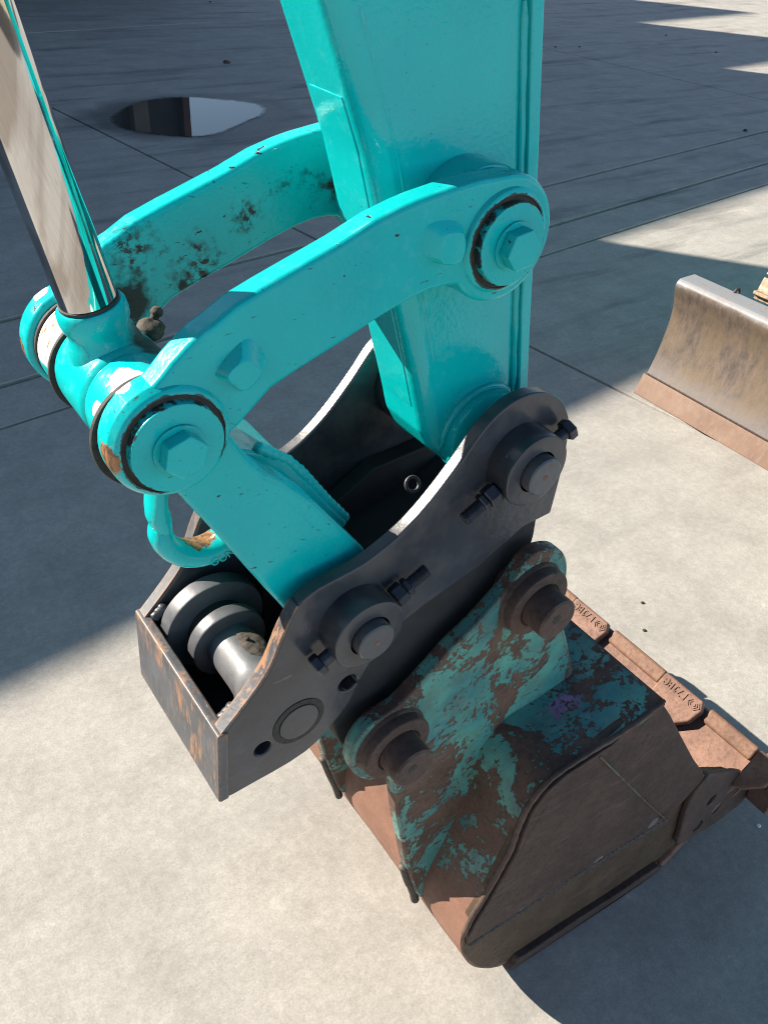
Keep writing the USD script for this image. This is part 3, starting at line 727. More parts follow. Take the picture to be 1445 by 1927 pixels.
# worn swelling on the back edge of the near cheek: fillet weld along a cross gusset
g_pts = [(0.3240, 0.600, 1.036), (0.3460, 0.602, 1.006), (0.3680, 0.604, 0.976), (0.3900, 0.606, 0.946)]
obj('back_gusset', plate(smooth_poly(Polygon([(0.272, 1.075), (0.300, 1.063), (0.327, 1.046), (0.352, 1.010), (0.380, 0.968), (0.405, 0.935), (0.36, 0.93), (0.28, 1.04)]), 0.005), 0.575, far_side(0.548), 0.004, 0.006, 3), 'teal', bl_, smooth=45)
obj('weld_bead', bead([(0.297, 0.578, 1.0685), (0.330, 0.580, 1.0420), (0.352, 0.581, 1.0130), (0.378, 0.582, 0.974), (0.404, 0.583, 0.938)], 0.0062, 11, 0.010), 'teal', bl_, smooth=60)
# hook: an open eye hung on the front of the link
hk_c = np.array([0.2385, 1.0140])
hk = []
for a in np.linspace(math.radians(172), math.radians(325), 40):
    rr = 0.0405 + 0.0015 * math.sin(a)
    hk.append((hk_c[0] + rr * math.cos(a), 0.573, hk_c[1] + rr * math.sin(a)))
def oval_tube(path, a, b, sides=18):
    m = tube(path, 1.0, sides)
    p = np.array(path); k = np.repeat(np.arange(len(p)), sides)
    v = np.array(m.vertices); c = p[k]
    d = v[:len(c)] - c
    aa = np.broadcast_to(a, (len(p),))[k][:, None]; bb = np.broadcast_to(b, (len(p),))[k][:, None]
    yy = d[:, 1:2]
    e = d.copy(); e[:, 1] = 0
    v[:len(c)] = c + e * aa + np.c_[np.zeros(len(c)), yy[:, 0], np.zeros(len(c))] * bb
    return fix(trimesh.Trimesh(v, m.faces, process=False))
taper = np.interp(np.linspace(0, 1, 40), [0, 0.08, 0.5, 1], [0.0090, 0.0110, 0.0122, 0.0122])
hook = obj('lifting_hook', oval_tube(hk, taper, taper * 1.45), 'hook', ex, smooth=50)
stem = [(0.2030, 0.573, 1.0900), (0.1995, 0.573, 1.0620), (0.1975, 0.573, 1.0400), (0.2000, 0.573, 1.0200)]
obj('hook_latch', oval_tube(curve(np.array(stem), 6), np.interp(np.linspace(0, 1, 19), [0, .5, .8, 1], [0.0085, 0.0085, 0.0105, 0.0085]), np.interp(np.linspace(0, 1, 19), [0, .5, 1], [0.017, 0.016, 0.015])), 'hook', hook, smooth=50)
def arc_text(s, cx, cz, r, a0, h, y, depth):
    ms, a = [], a0
    for ch in s:
        m = meshkit.text_mesh(ch, h, depth)
        w = m.bounds[1][0]
        am = a + (w / 2 + 0.0003) / r
        m.apply_translation([-w / 2, 0, 0])
        frame_to(m, (cx + r * math.cos(am), y, cz + r * math.sin(am)), (-math.sin(am), 0, math.cos(am)), (-math.cos(am), 0, -math.sin(am)))
        ms.append(m); a += (w + 0.0012) / r
    return cat(*ms)
obj('cast_lettering', arc_text('GUNN', hk_c[0], hk_c[1], 0.0452, math.radians(266), 0.0085, 0.5578, 0.0030), 'hook', hook, smooth=False)

# dozer blade: concave plate with rolled top and bolted cutting edge
BP = [(2.402, 0.020), (2.427, 0.073), (2.452, 0.150), (2.468, 0.235), (2.471, 0.300), (2.462, 0.350), (2.450, 0.385)]
top = [(2.447, 0.400), (2.450, 0.413), (2.459, 0.422), (2.472, 0.4255), (2.540, 0.4265)]
front = np.vstack([curve(BP, 5), curve(top, 4)])
backp = [(2.540, 0.412), (2.488, 0.405), (2.483, 0.38), (2.492, 0.30), (2.488, 0.23), (2.470, 0.145), (2.446, 0.07), (2.425, 0.018)]
BY0, BY1 = YC - 1.037, YC + 1.037
blade = obj('dozer_blade', plate(Polygon(np.vstack([front, backp])), BY0, BY1, 0.002, 0.01, 2), 'blade', ex, smooth=35)
ce = Polygon([(2.3880, 0.0), (2.4165, 0.0730), (2.4300, 0.0700), (2.4120, 0.0)])
obj('cutting_edge', plate(ce, BY0 - 0.006, BY1 + 0.006, 0.0015, 0.01, 2), 'blade_edge', blade)
obj('blade_end', plate(Polygon([(2.43, 0.02), (2.478, 0.15), (2.495, 0.30), (2.487, 0.41), (2.540, 0.411), (2.56, 0.30), (2.50, 0.02)]), BY1 - 0.012, BY1 - 0.002, 0.001, 0.02, 1), 'blade', blade)
obj('weld_bead', bead([(2.4235, BY0, 0.0755), (2.4235, BY1, 0.0755)], 0.0022, 4, 0.02), 'weld', blade)
for sgn in (-1, 1):
    obj('push_arm', box((3.0, YC + sgn * 0.42, 0.25), (0.95, 0.10, 0.16)), 'teal', blade)
loop = trimesh.creation.torus(0.013, 0.0045, 24, 10)
loop.apply_transform(trimesh.transformations.rotation_matrix(math.pi / 2, [1, 0, 0])); loop.apply_translation((2.545, BY1 - 0.17, 0.424))
obj('lashing_eye', loop, 'weld', blade)

# crawler track behind the blade
trk = obj('track_frame', box((3.72, YC + 0.86, 0.24), (1.30, 0.16, 0.18)), 'teal', ex)
TL, TR, TZ = 3.12, 4.36, 0.250
per = []
Rr = 0.205
straight = TR - TL
circ = 2 * straight + 2 * math.pi * Rr
ns = 42
for k in range(ns):
    s = (k + 0.15) / ns * circ
    if s < straight: p, tdir = (TL + s, TZ + Rr), (1, 0)
    elif s < straight + math.pi * Rr:
        a = math.pi / 2 - (s - straight) / Rr; p, tdir = (TR + Rr * math.cos(a), TZ + Rr * math.sin(a)), (math.sin(a), -math.cos(a))
    elif s < 2 * straight + math.pi * Rr: p, tdir = (TR - (s - straight - math.pi * Rr), TZ - Rr), (-1, 0)
    else:
        a = -math.pi / 2 - (s - 2 * straight - math.pi * Rr) / Rr; p, tdir = (TL + Rr * math.cos(a), TZ + Rr * math.sin(a)), (math.sin(a), -math.cos(a))
    nrm = (-tdir[1], tdir[0])
    sh = Polygon([(-0.042, 0), (-0.042, 0.008), (-0.030, 0.008), (-0.026, 0.030), (-0.014, 0.030), (-0.010, 0.008), (0.040, 0.008), (0.040, 0)])
    c = np.array(sh.exterior.coords)[:-1]
    w = Polygon([(p[0] + a * tdir[0] + b * nrm[0], p[1] + a * tdir[1] + b * nrm[1]) for a, b in c])
    so = obj('track_shoe', plate(w, YC + 0.66, YC + 1.005, 0.002, 0.02, 1), 'track', trk, smooth=25)
    lk = Polygon([(p[0] + a * tdir[0] + b * nrm[0], p[1] + a * tdir[1] + b * nrm[1]) for a, b in ((-0.03, 0.0), (-0.036, -0.045), (0.036, -0.045), (0.03, 0.0))])
    obj('track_shoe_link', plate(lk, YC + 0.80, YC + 0.86, 0.0015, 0.02, 1), 'seal', so, smooth=25)
for cx in (TL, TR):
    obj('track_wheel', disc(cx, TZ, Rr - 0.05, YC + 0.78, YC + 0.88, 0.01), 'track', trk)

# the rest of the machine, above and beside the picture
BM = [(0.10, 2.30), (0.16, 2.46), (0.60, 2.78), (1.15, 2.95), (1.55, 2.86), (3.05, 1.18), (3.12, 0.98), (2.95, 0.90), (1.45, 2.52), (1.10, 2.66), (0.75, 2.58), (0.30, 2.28), (0.18, 2.22)]
obj('boom', plate(Polygon(BM), YC - 0.085, YC + 0.085, 0.012, 0.03, 3), 'teal', ex, smooth=40)
ub = obj('upper_body', plate(Polygon([(2.95, 0.62), (2.98, 1.10), (3.25, 1.22), (4.75, 1.30), (4.95, 1.10), (4.95, 0.66)]), YC - 0.82, YC + 0.80, 0.05, 0.05, 4), 'teal', ex, smooth=40)
cb = obj('cab', plate(Polygon([(3.45, 1.22), (3.42, 1.60), (3.65, 2.42), (4.55, 2.42), (4.70, 1.28)]), YC - 0.10, YC + 0.82, 0.04, 0.05, 3), 'dark', ex, smooth=40)

# ------------------------------------------------------------------ quick coupler
qc = thing('quick_coupler', (0.42, YC, 0.69), 'black steel quick coupler with round bosses pinned under the teal arm', 'quick coupler')
PL = [(0.2000, 0.6944), (0.2059, 0.8117), (0.2185, 0.8065), (0.2594, 0.8547), (0.2808, 0.9026), (0.2966, 0.9327), (0.3134, 0.9430), (0.3329, 0.9467), (0.3657, 0.9514), (0.3964, 0.963), (0.4222, 0.9779), (0.4492, 1.001), (0.4781, 1.0329), (0.4930, 1.0520), (0.5055, 1.0665), (0.5188, 1.0770), (0.5318, 1.0838), (0.5474, 1.0879), (0.566, 1.0879), (0.5865, 1.0821), (0.6057, 1.0701), (0.6208, 1.051), (0.6297, 1.0313), (0.6350, 0.9900), (0.6345, 0.9503), (0.6325, 0.9109), (0.59, 0.9079), (0.529, 0.8749), (0.4316, 0.8425), (0.3874, 0.7995), (0.3703, 0.7662), (0.3539, 0.7396), (0.306, 0.7010), (0.2148, 0.6920)]
PL[1] = (0.2045, 0.7960); PL[2] = (0.2130, 0.8020)
pl = Polygon(np.vstack([np.array(PL[:3]), curve(PL[2:26], 4), np.array(PL[26:28]), curve(PL[27:], 4)]))
pl = smooth_poly(pl, 0.0022)
def ell(c, r, n=24): return Point(c).buffer(r, n)
pl_cut = pl.difference(unary_union([ell((0.2535, 0.7451), 0.0095), ell((0.3590, 0.7838), 0.0115)]))
ring_out, ring_in = 0.0315, 0.0245
hk_near = Polygon(np.vstack([curve([(0.345, 0.795), (0.347, 0.735), (0.357, 0.680), (0.371, 0.645), (0.396, 0.6335), (0.424, 0.640), (0.443, 0.660), (0.450, 0.690), (0.463, 0.705), (0.49, 0.700), (0.55, 0.700), (0.585, 0.735), (0.600, 0.770)], 5), [(0.628, 0.800), (0.632, 0.868), (0.628, 0.930), (0.50, 0.92), (0.40, 0.86)]]))
for s in (0, 1):
    f = far_side if s else (lambda y: y)
    sp = obj('side_plate', plate(pl_cut, *sorted((f(0.500), f(0.516))), 0.0028, 0.006, 3), 'dark', qc, smooth=40)
    obj('groove_ring', annulus(0.2969, 0.7624, ring_in, ring_out, *sorted((f(0.4990), f(0.5015))), 0.0006), 'seal', sp)
    obj('plug_disc', disc(0.2969, 0.7624, ring_in - 0.0005, *sorted((f(0.4978), f(0.5015))), 0.0012), 'dark', sp)
    for P in (P3, P4):
        bs = obj('pin_boss', annulus(*P, 0.0237, 0.0415, *sorted((f(0.4690), f(0.5060))), 0.0030), 'dark', sp)
        obj('pin', lathe([(0.0, f(0.4570)), (0.0195, f(0.4570)), (0.0212, f(0.4585)), (0.0215, f(0.460)), (0.0215, f(0.52)), (0.0, f(0.52))], *P), 'pin', sp)
        obj('pin_dimple', disc(P[0], P[1], 0.0032, *sorted((f(0.4566), f(0.4575))), 0.0002, 20), 'rust_orange', sp)
        obj('inner_boss', annulus(*P, 0.0237, 0.049, *sorted((f(0.5145), f(0.5290))), 0.004), 'dark_shade', sp)
        if P is P3:
            d = np.array([0.100, 0, 0.0520]); off = -0.0275
        else:
            d = np.array([-0.0980, 0, -0.0520]); off = 0.0275
        d /= np.linalg.norm(d); perp = np.array([-d[2], 0, d[0]])
        c0 = np.array([P[0], f(0.4845), P[1]]) + perp * off * 0.0
        obj('clamp_bolt', hex_along(c0 + d * 0.0525, c0 + d * 0.0625, 0.0118), 'bolt', sp, smooth=25)
        obj('bolt_shank', rod_along(c0 + d * 0.036, c0 + d * 0.055, 0.0072), 'bolt', sp)
        obj('nut', hex_along(c0 - d * 0.0565, c0 - d * 0.0425, 0.0118), 'bolt', sp, smooth=25)
        obj('nut', hex_along(c0 - d * 0.0640, c0 - d * 0.0575, 0.0105), 'bolt', sp, smooth=25)
        obj('bolt_thread', thread(c0 - d * 0.060, c0 - d * 0.090, 0.0074), 'bolt', sp, smooth=25)
    obj('hook_plate', plate(smooth_poly(hk_near, 0.004), *sorted((f(0.5165), f(0.5400))), 0.003, 0.008, 2), 'dark_shade', qc, smooth=40)
# worn front plate between the cheeks, its sloping upper edges scraped bare
fp = Polygon([(0.1985, 0.6935), (0.2035, 0.8010), (0.2160, 0.8010), (0.2110, 0.6935)])
obj('front_plate', plate(fp, 0.4975, far_side(0.4975), 0.0025, 0.004, 3), 'worn', qc, smooth=40)
for s in (0, 1):
    f = far_side if s else (lambda y: y)
    edge = [(0.2050, 0.7985), (0.2130, 0.8035), (0.2594, 0.8560), (0.2808, 0.9036), (0.2960, 0.9325)]
    e = curve(edge, 5); n_ = np.array([0.0012, -0.0012])
    obj('worn_edge', plate(Polygon(np.vstack([e + np.array([-0.0012, 0.0010]), (e + np.array([0.0030, -0.0025]))[::-1]])).buffer(0), *sorted((f(0.5005), f(0.5155))), 0.0004, 0.006, 1), 'worn', qc)
    for k in range(6):
        pass
obj('corner_weld', bead([(0.2160, 0.5185, 0.7985), (0.2240, 0.5185, 0.8050), (0.2330, 0.5190, 0.8130)], 0.0065, 21, 0.007), 'weld_dark', qc, smooth=60)
obj('corner_weld', bead([(0.2160, far_side(0.5200), 0.7985), (0.2240, far_side(0.5200), 0.8050), (0.2330, far_side(0.5200), 0.8130)], 0.0065, 22, 0.007), 'weld_dark', qc, smooth=60)
# lower cross tube with its collars
ct = (0.2969, 0.7624)
ca = (0.280, 0.7800)
tb = obj('cross_tube', lathe([(0.0, 0.5165), (0.050, 0.5165), (0.0450, 0.530), (0.0340, 0.546), (0.0300, 0.558), (0.0290, 0.570), (0.0290, 0.638), (0.0, 0.638)], *ca), 'tube', qc)
obj('tube_collar', disc(*ca, 0.0455, 0.622, 0.640, 0.003), 'tube', tb)
obj('tube_collar', disc(*ca, 0.0615, 0.657, 0.679, 0.003), 'tube', tb)
obj('spacer', disc(*ca, 0.036, 0.638, far_side(0.516), 0.002), 'dark_shade', tb)
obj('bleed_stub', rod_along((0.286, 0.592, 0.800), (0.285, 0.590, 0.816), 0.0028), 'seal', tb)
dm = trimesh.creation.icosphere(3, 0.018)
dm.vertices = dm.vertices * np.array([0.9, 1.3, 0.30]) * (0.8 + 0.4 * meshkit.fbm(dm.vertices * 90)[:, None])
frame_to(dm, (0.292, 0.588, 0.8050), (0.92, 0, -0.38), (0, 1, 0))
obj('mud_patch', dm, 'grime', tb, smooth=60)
obj('bottom_plate', plate(Polygon([(0.2135, 0.700), (0.310, 0.703), (0.310, 0.712), (0.2135, 0.709)]), 0.5480, far_side(0.5155), 0.001, 0.01, 1), 'dark_shade', qc)
obj('floor_plate', plate(Polygon([(0.300, 0.705), (0.352, 0.742), (0.40, 0.812), (0.44, 0.842), (0.44, 0.832), (0.408, 0.80), (0.360, 0.735), (0.306, 0.697)]), 0.5155, far_side(0.5155), 0.001, 0.01, 1), 'dark_shade', qc)
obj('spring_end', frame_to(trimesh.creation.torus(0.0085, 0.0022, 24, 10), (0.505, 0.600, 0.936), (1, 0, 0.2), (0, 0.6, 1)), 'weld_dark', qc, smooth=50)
obj('bridge_plate', plate(Polygon([(0.44, 0.842), (0.53, 0.878), (0.60, 0.909), (0.60, 0.897), (0.535, 0.866), (0.445, 0.830)]), 0.5155, far_side(0.5155), 0.001, 0.01, 1), 'dark_shade', qc)

# ------------------------------------------------------------------ bucket
bk_t = thing('bucket', (0.85, YC, 0), 'rusty excavator bucket with flaking teal paint resting on the concrete', 'excavator bucket')
def yn(x):                                   # near wall: the bucket flares towards its mouth
    return 0.4174 - 0.06 * x
def hw(x):
    return YC - yn(x)
OUT = [(0.796, 0.611), (0.732, 0.589), (0.674, 0.582), (0.618, 0.574), (0.5900, 0.558), (0.5720, 0.525), (0.5655, 0.480), (0.563, 0.436), (0.553, 0.395), (0.534, 0.330), (0.519, 0.289), (0.510, 0.244), (0.518, 0.183), (0.540, 0.120), (0.569, 0.069), (0.610, 0.024), (0.650, 0.008), (0.80, 0.006), (0.98, 0.006), (1.06, 0.014), (1.12, 0.040), (1.17, 0.080), (1.236, 0.145)]
def sweep_shell(prof, off, x_in=0.0, ny=36, noise=0.0018, wear=None):
    """A bent sheet across the bucket: outer profile and an inner one at a wall thickness."""
    c = curve(prof, 6)
    t = np.gradient(c, axis=0); t /= np.linalg.norm(t, axis=1, keepdims=True)
    nin = np.stack([-t[:, 1], t[:, 0]], 1)
    n = len(c); s = np.linspace(-1, 1, ny)
    V, F = [], []
    for lay, o in ((0, 0.0), (1, off)):
        q = c + nin * o
        for k in range(ny):
            x = q[:, 0]; z = q[:, 1]
            w = np.array([hw(a) for a in c[:, 0]]) + x_in
            P = np.stack([x, YC + s[k] * w + 0.015 * (s[k] + 1), z], 1)
            if noise:
                dn = (meshkit.fbm(P * 14, 3, 5) - 0.5) * 2 * noise
                P[:, 0] += dn * nin[:, 0]; P[:, 2] += dn * nin[:, 1]
            if wear is not None and lay == 0:
                P = wear(P, s[k])
            V.append(P)
    V = np.vstack(V)
    idx = lambda lay, k, i: (lay * ny + k) * n + i
    for lay in (0, 1):
        for k in range(ny - 1):
            i = np.arange(n - 1)
            a, b, c_, d = idx(lay, k, i), idx(lay, k + 1, i), idx(lay, k + 1, i + 1), idx(lay, k, i + 1)
            F += [np.stack([a, b, c_], 1), np.stack([a, c_, d], 1)] if lay == 0 else [np.stack([a, c_, b], 1), np.stack([a, d, c_], 1)]
    for k, fl in ((0, False), (ny - 1, True)):
        i = np.arange(n - 1)
        a, b, c_, d = idx(0, k, i), idx(0, k, i + 1), idx(1, k, i + 1), idx(1, k, i)
        q = [np.stack([a, b, c_], 1), np.stack([a, c_, d], 1)]
        F += [x[:, ::-1] for x in q] if fl else q
    for i, fl in ((0, True), (n - 1, False)):
        k = np.arange(ny - 1)
        a, b, c_, d = idx(0, k, i), idx(0, k + 1, i), idx(1, k + 1, i), idx(1, k, i)
        q = [np.stack([a, c_, b], 1), np.stack([a, d, c_], 1)]
        F += [x[:, ::-1] for x in q] if fl else q
    return fix(trimesh.Trimesh(V, np.vstack(F), process=False))
TOPN = 6
shell_top = sweep_shell(OUT[:TOPN + 2], 0.014, 0.003)
def wear(P, s):                              # the heel is worn hollow in the middle
    k = np.exp(-((P[:, 2] - 0.20) / 0.11) ** 2) * (1 - s * s)
    P = P.copy(); P[:, 0] += 0.016 * k
    return P
shell_back = sweep_shell(OUT[TOPN + 1:], 0.014, 0.0, wear=None)
bt = obj('top_plate', shell_top, 'rust_top', bk_t, smooth=50)
bb = obj('back_shell', shell_back, 'rust_back', bk_t, smooth=50)
def side_wall(pts, y_off, thick, noise=0.0015, step=0.02, bev=0.002):
    p = smooth_poly(Polygon(pts), 0.004)
    m = plate(p, 0, thick, bev, step, 2)
    m = m.subdivide().subdivide()
    return m
def on_wall(m, proud, far=False):
    """Lays a flat plate (its y from 0 outwards-in) against the flared wall of the bucket."""
    v = np.array(m.vertices)
    y = np.array([yn(a) for a in v[:, 0]]) - proud + v[:, 1]
    y = y + 0.10 * np.maximum(0, (v[:, 0] - 0.680) * 0.805 + (v[:, 2] - 0.572) * 0.593)      # the plate is folded along the scored weld
    y = y + (meshkit.fbm(np.stack([v[:, 0] * 9, v[:, 1] * 0 + 3.3, v[:, 2] * 9], 1), 3, 2) - 0.5) * 0.004
    if far: y = 2 * YC + 0.03 - y
    out = trimesh.Trimesh(np.stack([v[:, 0], y, v[:, 2]], 1), m.faces if not far else np.array(m.faces)[:, ::-1], process=False)
    return out
MOUTH = [(0.796, 0.605), (0.834, 0.553), (0.891, 0.467), (0.958, 0.367), (1.03, 0.271)]
UPPER = OUT[1:12][::-1]
MOUTH_FAR = [(0.715, 0.570), (0.790, 0.440), (0.860, 0.330), (0.935, 0.240), (1.02, 0.185)]
for s in (0, 1):
    side_low = OUT[12:22] + [(1.20, 0.135), (1.13, 0.200)] + (MOUTH if not s else MOUTH_FAR)[::-1] + OUT[1:12]
    side_hi = [(0.520, 0.2135), (0.606, 0.2180), (0.76, 0.2230)] + ([(0.945, 0.2190), (1.020, 0.262), (1.025, 0.275)] + MOUTH[:-1][::-1] if not s else [(0.90, 0.2210)] + MOUTH_FAR[:-1][::-1]) + [(0.70, 0.577)] + [(x + 0.006, z - 0.004) for x, z in OUT[2:12]]
    lo = obj('side_wall', on_wall(side_wall(side_low, 0, 0.012), 0.0, bool(s)), 'rust_low', bk_t, smooth=50)
    obj('wear_plate', on_wall(side_wall(side_hi, 0, 0.014), 0.0095, bool(s)), 'rust', lo, smooth=50)
    f = (lambda x, k: yn(x) - k) if not s else (lambda x, k: 2 * YC + 0.03 - yn(x) + k)
    obj('weld_bead', bead([(x, f(x, 0.004), z) for x, z in ((0.520, 0.2110), (0.606, 0.2150), (0.76, 0.2195), (0.945, 0.2155))], 0.0085, 31 + s, 0.010), 'weld', lo, smooth=60)
    obj('weld_bead', bead([(x, f(x, 0.0025), z) for x, z in curve(OUT[0:12], 5)], 0.0048, 33 + s, 0.022), 'rust_pin', lo, smooth=60)
    obj('scored_weld', bead([(x, f(x, 0.0098), z) for x, z in ((0.680, 0.572), (0.765, 0.455), (0.850, 0.338), (0.935, 0.226))], 0.0018, 35 + s, 0.007), 'rust_ear', lo, smooth=60)
    sk = on_wall(plate(smooth_poly(Polygon([(0.632, 0.001), (0.652, 0.030), (0.990, 0.030), (1.002, 0.001)]), 0.003), 0, 0.05, 0.004, 0.02, 2), 0.013, bool(s))
    obj('skid_runner', sk, 'rust', lo, smooth=45)
    CUT = [(1.0000, 0.2300), (1.0295, 0.2680), (1.0673, 0.2500), (1.139, 0.2040), (1.2095, 0.143), (1.2480, 0.0890), (1.2510, 0.0500), (1.2360, 0.0330), (1.2089, 0.0340), (1.1387, 0.0420), (1.0719, 0.0600), (1.0200, 0.080), (1.005, 0.150)]
    cp = smooth_poly(Polygon(curve(CUT, 4, True)), 0.004)
    cp = cp.difference(unary_union([Point(c).buffer(0.0135, 3) for c in ((1.0901, 0.1563), (1.1275, 0.1020), (1.0750, 0.0900))]))
    obj('side_cutter', on_wall(plate(cp, 0, 0.012, 0.004, 0.008, 3), 0.0125, bool(s)), 'rust_pin', lo, smooth=40)

# ears with their pin collars
EAR = [(0.6013, 0.8786), (0.5850, 0.8700), (0.5690, 0.8460), (0.548, 0.825), (0.5245, 0.8055), (0.4881, 0.7820), (0.459, 0.7580), (0.4214, 0.7290), (0.4000, 0.7230), (0.3750, 0.7150), (0.3600, 0.6950), (0.3560, 0.6680), (0.3640, 0.6350), (0.3860, 0.6080), (0.4080, 0.5980), (0.4240, 0.5700), (0.4360, 0.4900), (0.4510, 0.4200), (0.4730, 0.3150), (0.5060, 0.2050), (0.5250, 0.2200), (0.56, 0.36), (0.575, 0.44), (0.60, 0.565), (0.70, 0.570), (0.740, 0.580), (0.7150, 0.650), (0.6850, 0.720), (0.6670, 0.775), (0.6660, 0.8150), (0.6570, 0.8450), (0.6360, 0.8690)]
ear = smooth_poly(Polygon(curve(EAR, 4, True)), 0.004)
PB = [(0.6040, 0.8100), (0.4110, 0.6720)]
ear_n = plate(ear, 0, 0.021, 0.004, 0.006, 3)
for s in (0, 1):
    f = far_side if s else (lambda y: y)
    m = ear_n.copy()
    v = np.array(m.vertices)
    y = 0.480 + v[:, 1] + (meshkit.fbm(np.stack([v[:, 0] * 11, v[:, 0] * 0, v[:, 2] * 11], 1), 3, 8) - 0.5) * 0.004
    m = trimesh.Trimesh(np.stack([v[:, 0], f(y) if not s else 2 * YC - y, v[:, 2]], 1), m.faces if not s else np.array(m.faces)[:, ::-1], process=False)
    er = obj('ear_plate', m, 'rust_ear', bk_t, smooth=45)
    for P in PB:
        obj('pin_collar', lathe([(0.027, f(0.484)), (0.0500, f(0.484)), (0.0488, f(0.4790)), (0.0462, f(0.4755)), (0.0462, f(0.4655)), (0.0445, f(0.4630)), (0.0310, f(0.4620)), (0.0270, f(0.4660))], *P), 'rust_pin', er)
        pn = obj('bucket_pin', lathe([(0.0, f(0.4310)), (0.0250, f(0.4310)), (0.0276, f(0.4335)), (0.0276, f(0.56)), (0.0, f(0.56))], *P), 'rust_pin', er)
        obj('pin_hole', disc(P[0] - 0.004, P[1] + 0.004, 0.0062, *sorted((f(0.4306), f(0.4318))), 0.0002, 20), 'seal', pn)
    obj('weld_bead', bead([(0.4700, f(0.4905), 0.320), (0.4830, f(0.4905), 0.270), (0.4985, f(0.4905), 0.220), (0.5080, f(0.4905), 0.180)], 0.0068, 41 + s, 0.005), 'weld', er, smooth=60)

# lip: inner wear plate, lettered tooth straps and raised edge bars
La, Lb = np.array([1.075, 0.085]), np.array([1.222, 0.205])
ld = (Lb - La) / np.linalg.norm(Lb - La); ln_ = np.array([-ld[1], ld[0]])
LY0, LY1 = 0.300, 0.900
def lip_block(s0, s1, h0, h1, y0, y1, bev=0.003):
    q = [La + ld * s0 + ln_ * h0, La + ld * s1 + ln_ * h0, La + ld * s1 + ln_ * h1, La + ld * s0 + ln_ * h1]
    return plate(Polygon(q), y0, y1, bev, 0.006, 3)
LL = np.linalg.norm(Lb - La)
lipm = lip_block(-0.10, LL - 0.006, -0.030, -0.002, 0.348, LY1, 0.003).subdivide().subdivide()
vv = np.array(lipm.vertices); vv[:, [0, 2]] += ((meshkit.fbm(vv * 25, 4, 9) - 0.5) * 0.006)[:, None] * ln_; lipm = trimesh.Trimesh(vv, lipm.faces, process=False)
lip = obj('lip_plate', lipm, 'rust_bare', bk_t, smooth=50)
for y0, y1 in ((0.356, 0.470), (0.580, 0.724), (0.835, 0.885)):
    obj('edge_bar', lip_block(LL - 0.030, LL + 0.002, -0.034, 0.006, y0, y1, 0.006), 'rust_orange', lip)
LD3, LN3 = np.array([ld[0], 0, ld[1]]), np.array([ln_[0], 0, ln_[1]])
def strap(y0, y1):
    """A cast tooth shank lying on the lip: straight at the edge, rounded at its inner end."""
    w = y1 - y0
    pts = [(0.0, y1), (0.0, y0 + 0.010), (-0.018, y0), (-0.050, y0 + 0.006), (-0.078, y0 + 0.030), (-0.092, y0 + 0.055), (-0.094, y1 - 0.012), (-0.080, y1)]
    p = smooth_poly(Polygon(pts), 0.006)
    m = plate(p, 0.0, 0.021, 0.004, 0.008, 3)
    v = np.array(m.vertices)
    P = np.array([Lb[0], 0, Lb[1]]) + v[:, 0:1] * LD3 + (v[:, 1:2] - 0.001) * LN3 + np.array([0, 1.0, 0]) * v[:, 2:3]
    return fix(trimesh.Trimesh(P, m.faces, process=False))
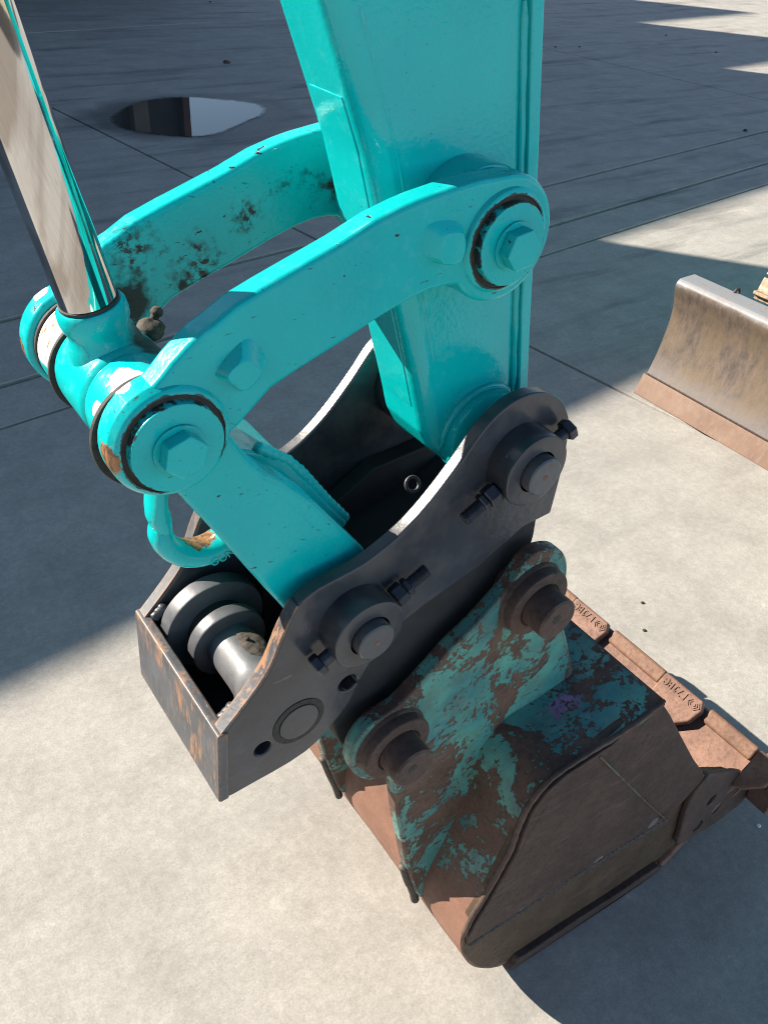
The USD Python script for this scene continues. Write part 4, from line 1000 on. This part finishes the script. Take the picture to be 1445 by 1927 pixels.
for y0, y1 in ((0.300, 0.352), (0.474, 0.577), (0.7275, 0.832)):
    st = obj('tooth_shank', strap(y0, y1), 'rust_bare' if y0 > 0.31 else 'rust_orange', lip, smooth=45)
    if y0 > 0.31:
        tx = meshkit.text_mesh('F71BC', 0.0150, 0.0026, True)
        w = tx.bounds[1][0]
        sc_ = 0.056 / w
        tx.apply_scale([sc_, 1, 1])
        O = np.array([Lb[0], 0, Lb[1]]) - LD3 * 0.0085 + LN3 * 0.0192
        frame_to(tx, O + np.array([0, y0 + 0.0400, 0]), (0, 1, 0), -LD3)
        obj('cast_lettering', tx, 'rust_bare', st, smooth=False)
        # six-sided maker's badge of nested raised rims
        badge = []
        for r_a, r_b in ((0.0125, 0.0104), (0.0082, 0.0062), (0.0040, 0.0)):
            ho = Polygon([(a * 1.15, b) for a, b in hexagon(0, 0, r_a)])
            if r_b: ho = ho.difference(Polygon([(a * 1.15, b) for a, b in hexagon(0, 0, r_b)]))
            b_ = plate(ho, 0, 0.0026, 0, 0.01)
            v = np.array(b_.vertices)
            P = O - LN3 * 0 + LN3 * v[:, 1:2] - LD3 * (0.0085 + v[:, 2:3] * 0.9) + np.array([0, 1.0, 0]) * (y0 + 0.021 + v[:, 0:1])
            badge.append(fix(trimesh.Trimesh(P, b_.faces, process=False)))
        obj('cast_badge', cat(*badge), 'rust_bare', st, smooth=False)
    tp = np.array([Lb[0], 0, Lb[1]]) + LD3 * 0.001
    obj('tooth_underlip', lip_block(LL - 0.05, LL - 0.002, -0.058, -0.028, y0 + 0.004, y1 - 0.004, 0.006), 'rust_pin', st)
# corner tooth hanging at the near end of the lip
ctm = plate(smooth_poly(Polygon([(1.205, 0.195), (1.232, 0.205), (1.268, 0.150), (1.278, 0.085), (1.268, 0.052), (1.238, 0.050), (1.232, 0.090), (1.215, 0.140)]), 0.004), 0.296, 0.345, 0.005, 0.006, 3)
obj('corner_tooth', ctm, 'rust_bare', bk_t, smooth=45)

# ------------------------------------------------------------------ small stones on the yard
def pebble(x, y, r, label, mat='stone'):
    m = trimesh.creation.icosphere(2, r)
    m.vertices = m.vertices * (0.7 + 0.6 * meshkit.fbm(m.vertices / r * 1.3 + x, 3, 4)[:, None]) * np.array([1.2, 1, 0.6]) + np.array([x, y, r * 0.35])
    return obj('stone', m, mat, None, smooth=50, label=label, cat='stone', group='loose stones on the yard')
pebble(3.61, 7.30, 0.026, 'dark clod of dirt on the shaded concrete beyond the puddle')
pebble(6.283, 3.993, 0.016, 'dark stone lying beside the drain strip joint at right')
pebble(7.596, 7.041, 0.012, 'small dark stone on shaded concrete, second out from the arm edge')
pebble(7.31, 7.11, 0.012, 'small dark stone on shaded concrete close beside the arm edge')
pebble(9.353, 7.342, 0.012, 'small dark stone on shaded concrete below the far sunlit wedge')
pebble(9.04, 6.38, 0.012, 'small dark stone on shaded concrete beside the small sunlit wedge at right')
pebble(4.99, 10.44, 0.012, 'small dark stone on the farthest shaded concrete, beyond the puddle')
pebble(1.55, 0.869, 0.0045, 'tiny dark pebble on sunlit concrete, farther one beyond the bucket lip')
pebble(1.476, 0.798, 0.0045, 'tiny dark pebble on sunlit concrete, nearer one beyond the bucket lip')
pebble(1.25, 0.299, 0.004, 'tiny white chip on the concrete in the shadow of the bucket', 'chip_white')
